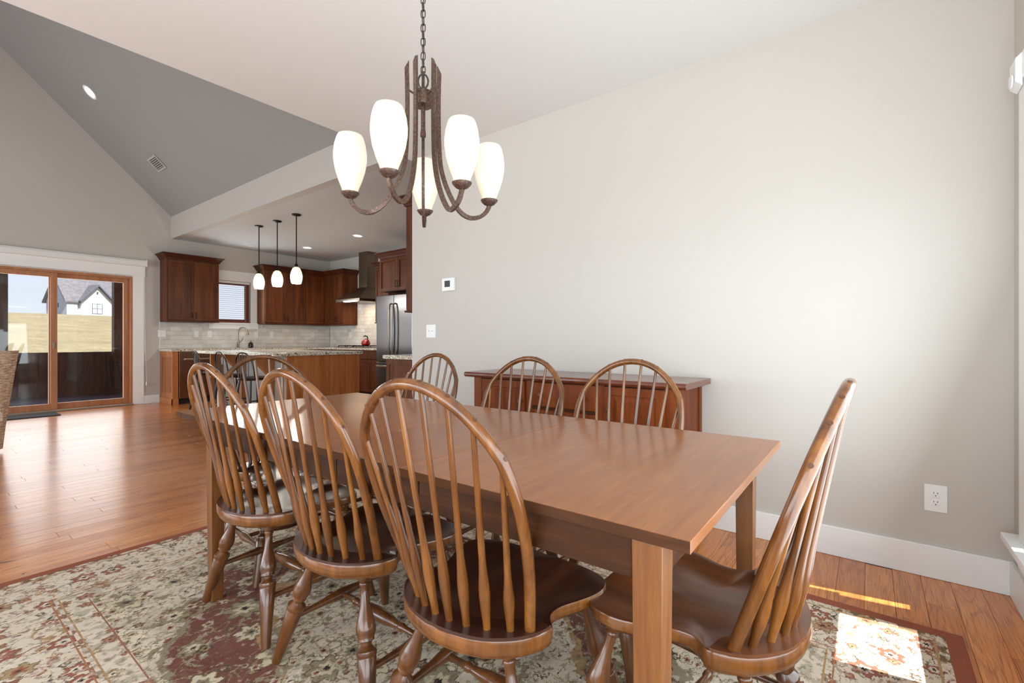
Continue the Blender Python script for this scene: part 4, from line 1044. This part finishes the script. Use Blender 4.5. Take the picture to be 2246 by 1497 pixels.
obj('cushion', bx(-.21, -.11, .40, .21, .32, .47), mat('cream_cushion', rgb(214, 204, 190), .9), wc, local=True, bevel=.025)
for sx in (-1, 1): obj('leg', bx(sx*.2-.025, .27, 0, sx*.2+.025, .32, .30), M['wicker'], wc, local=True, bevel=.006)

# ------------------------------------------------------------------ outside
po = struct(obj('porch_floor', bx(-4, YF+.13, -.12, 4.2, 13.1, -.04), M['porchfloor']), 'shaded wooden porch floor outside the patio door')
pr = thing('porch_railing', 'dark stained solid board porch railing outside the patio door', 'railing', (0, 12.9, 0))
x = -3.9
while x < 3.0:
    k = .012*(round((x+3.9)/.14) % 2); obj('board', bx(x-.004, 12.93+k, -.04, x+.144, 12.955+k, .80), M['porchwood'], pr); x += .14
obj('cap_rail', bx(-3.9, 12.86, .80, 3.1, 13.02, .84), M['porchwood'], pr)
y = YF+.14
sr = thing('porch_railing', 'dark stained board railing along the right side of the porch', 'railing', (3.1, 11.5, 0))
while y < 12.8:
    k = .012*(round((y-YF)/.14) % 2); obj('board', bx(3.06+k, y-.004, -.04, 3.085+k, y+.144, .80), M['porchwood'], sr); y += .14
obj('cap_rail', bx(3.0, YF+.14, .80, 3.16, 12.86, .84), M['porchwood'], sr)
for x, w, lab in ((2.89, .2, 'dark wooden porch post at the right end of railing'), (1.12, .28, 'dark wooden porch post seen through the left door panel')):
    q = thing('porch_post', lab, 'post', (x, 12.9, 0)); obj('shaft', bx(x-w/2, 12.66, -.04, x+w/2, 12.855, 2.7), M['porchwood'], q, bevel=.006); obj('base_trim', bx(x-w/2-.02, 12.645, -.04, x+w/2+.02, 12.858, .06), M['porchwood'], q, bevel=.004); obj('capital', bx(x-w/2-.02, 12.645, 2.6, x+w/2+.02, 12.858, 2.7), M['porchwood'], q)
struct(obj('porch_ceiling', bx(-4, YF+.13, 2.7, 4.2, 13.4, 2.82), M['porchwood']))
q = thing('sun_blocker_column', 'unseen square white column added outside the dining window to cut the sun patch', 'column', (2.6, -1.2, 0))  # added out of view, only to block sun between floor patch and streak
obj('shaft', bx(2.50, -1.3, -.3, 2.66, -1.14, 3.2), M['trim'], q, bevel=.004); obj('base_trim', bx(2.48, -1.32, -.3, 2.68, -1.12, -.1), M['trim'], q)
# ground
bm = BM(); gx = [-60+8*i for i in range(21)]; gy = [13.3, 16, 20, 26, 34, 44, 56, 70, 84, 100, 130]
def gz(x, y): return -.45+.0675*(min(y, 84)-13)+.045*max(y-84, 0)*(1 if y < 101 else .2)+.10*math.sin(x*.13)*math.sin(y*.09)
vs = [[bm.verts.new((x, y, gz(x, y))) for x in gx] for y in gy]
for A, B in zip(vs, vs[1:]):
    for k in range(len(gx)-1): bm.faces.new((A[k], A[k+1], B[k+1], B[k]))
struct(obj('ground_hill', bm, M['grass'], smooth=True), 'dry grass hillside rising behind the porch')
struct(obj('ground_yard', bx(-60, -60, -.6, 100, -.7, -.5), M['grass']))
# neighbouring house
def house():
    t = thing('house', 'white gabled house with grey roof on the hill outside', 'house', (15.9, 97.8, 4.93), math.radians(15.7))
    wl_, dp, he, rg = 14., 5.6, 2.4, 6.0
    # main block: local x along ridge, y depth; gable end at x=0
    bm = BM(); prism(bm, [(0, -1.), (dp, -1.), (dp, he), (dp/2, rg), (0, he)], 0, wl_, lambda u, v, d: (d, u, v)); obj('wall', bm, mat('shade_tinted_siding', rgb(166, 171, 186), .7), t, local=True)  # same white siding greyed: the main block's shade is put into the colour
    s = (rg-he)/(dp/2); ov = .35
    for sg in (0, 1):
        bm = BM(); f = (lambda u, v, d: (d, u, v)) if sg == 0 else (lambda u, v, d: (d, dp-u, v))
        prism(bm, [(-ov, he-s*ov), (dp/2, rg), (dp/2, rg+.22), (-ov, he-s*ov+.22)], -.4, wl_+.4, f); obj('roof', bm, M['roof'], t, local=True)
    # front cross gable
    g0, g1 = 1.6, 5.7; gm = (g0+g1)/2; gp = 4.75; dy = -.5
    bm = BM(); prism(bm, [(g0, -1.), (g1, -1.), (g1, he), (gm, gp), (g0, he)], dy, 2.5, lambda u, v, d: (u, d, v)); obj('wall', bm, M['siding'], t, local=True)
    s2 = (gp-he)/(gm-g0)
    for sg in (0, 1):
        bm = BM(); f = (lambda u, v, d: (u, d, v)) if sg == 0 else (lambda u, v, d: (2*gm-u, d, v))
        prism(bm, [(g0-.35, he-s2*.35), (gm, gp), (gm, gp+.22), (g0-.35, he-s2*.35+.22)], dy-.5, 3.5, f); obj('roof', bm, M['roof'], t, local=True)
        bm = BM(); prism(bm, [(g0-.35, he-s2*.35-.1), (gm, gp-.1), (gm, gp+.14), (g0-.35, he-s2*.35+.14)], dy-.56, dy-.5, f); obj('barge_board', bm, M['far_frame'], t, local=True)
    w = obj('window', fbox(BM(), gm-.72, gm+.72, .3, 1.95, dy-.06, dy, .08), M['far_frame'], t, local=True); bm = bx(gm-.65, dy-.04, .38, gm+.65, dy-.02, 1.88); obj('pane', bm, M['pane_far'], w, local=True)
    bm = bx(gm-.04, dy-.06, .38, gm+.04, dy-.01, 1.88); box(bm, gm-.65, dy-.06, 1.1, gm+.65, dy-.01, 1.17); obj('muntin', bm, M['far_frame'], w, local=True)
    w = obj('window', bx(-.05, 2.2, 1.2, .0, 2.7, 1.9), M['far_frame'], t, local=True)
    obj('gable_lamp', bx(gm-.1, dy-.15, 3.5, gm+.1, dy, 3.85), M['far_frame'], t, local=True)
house()
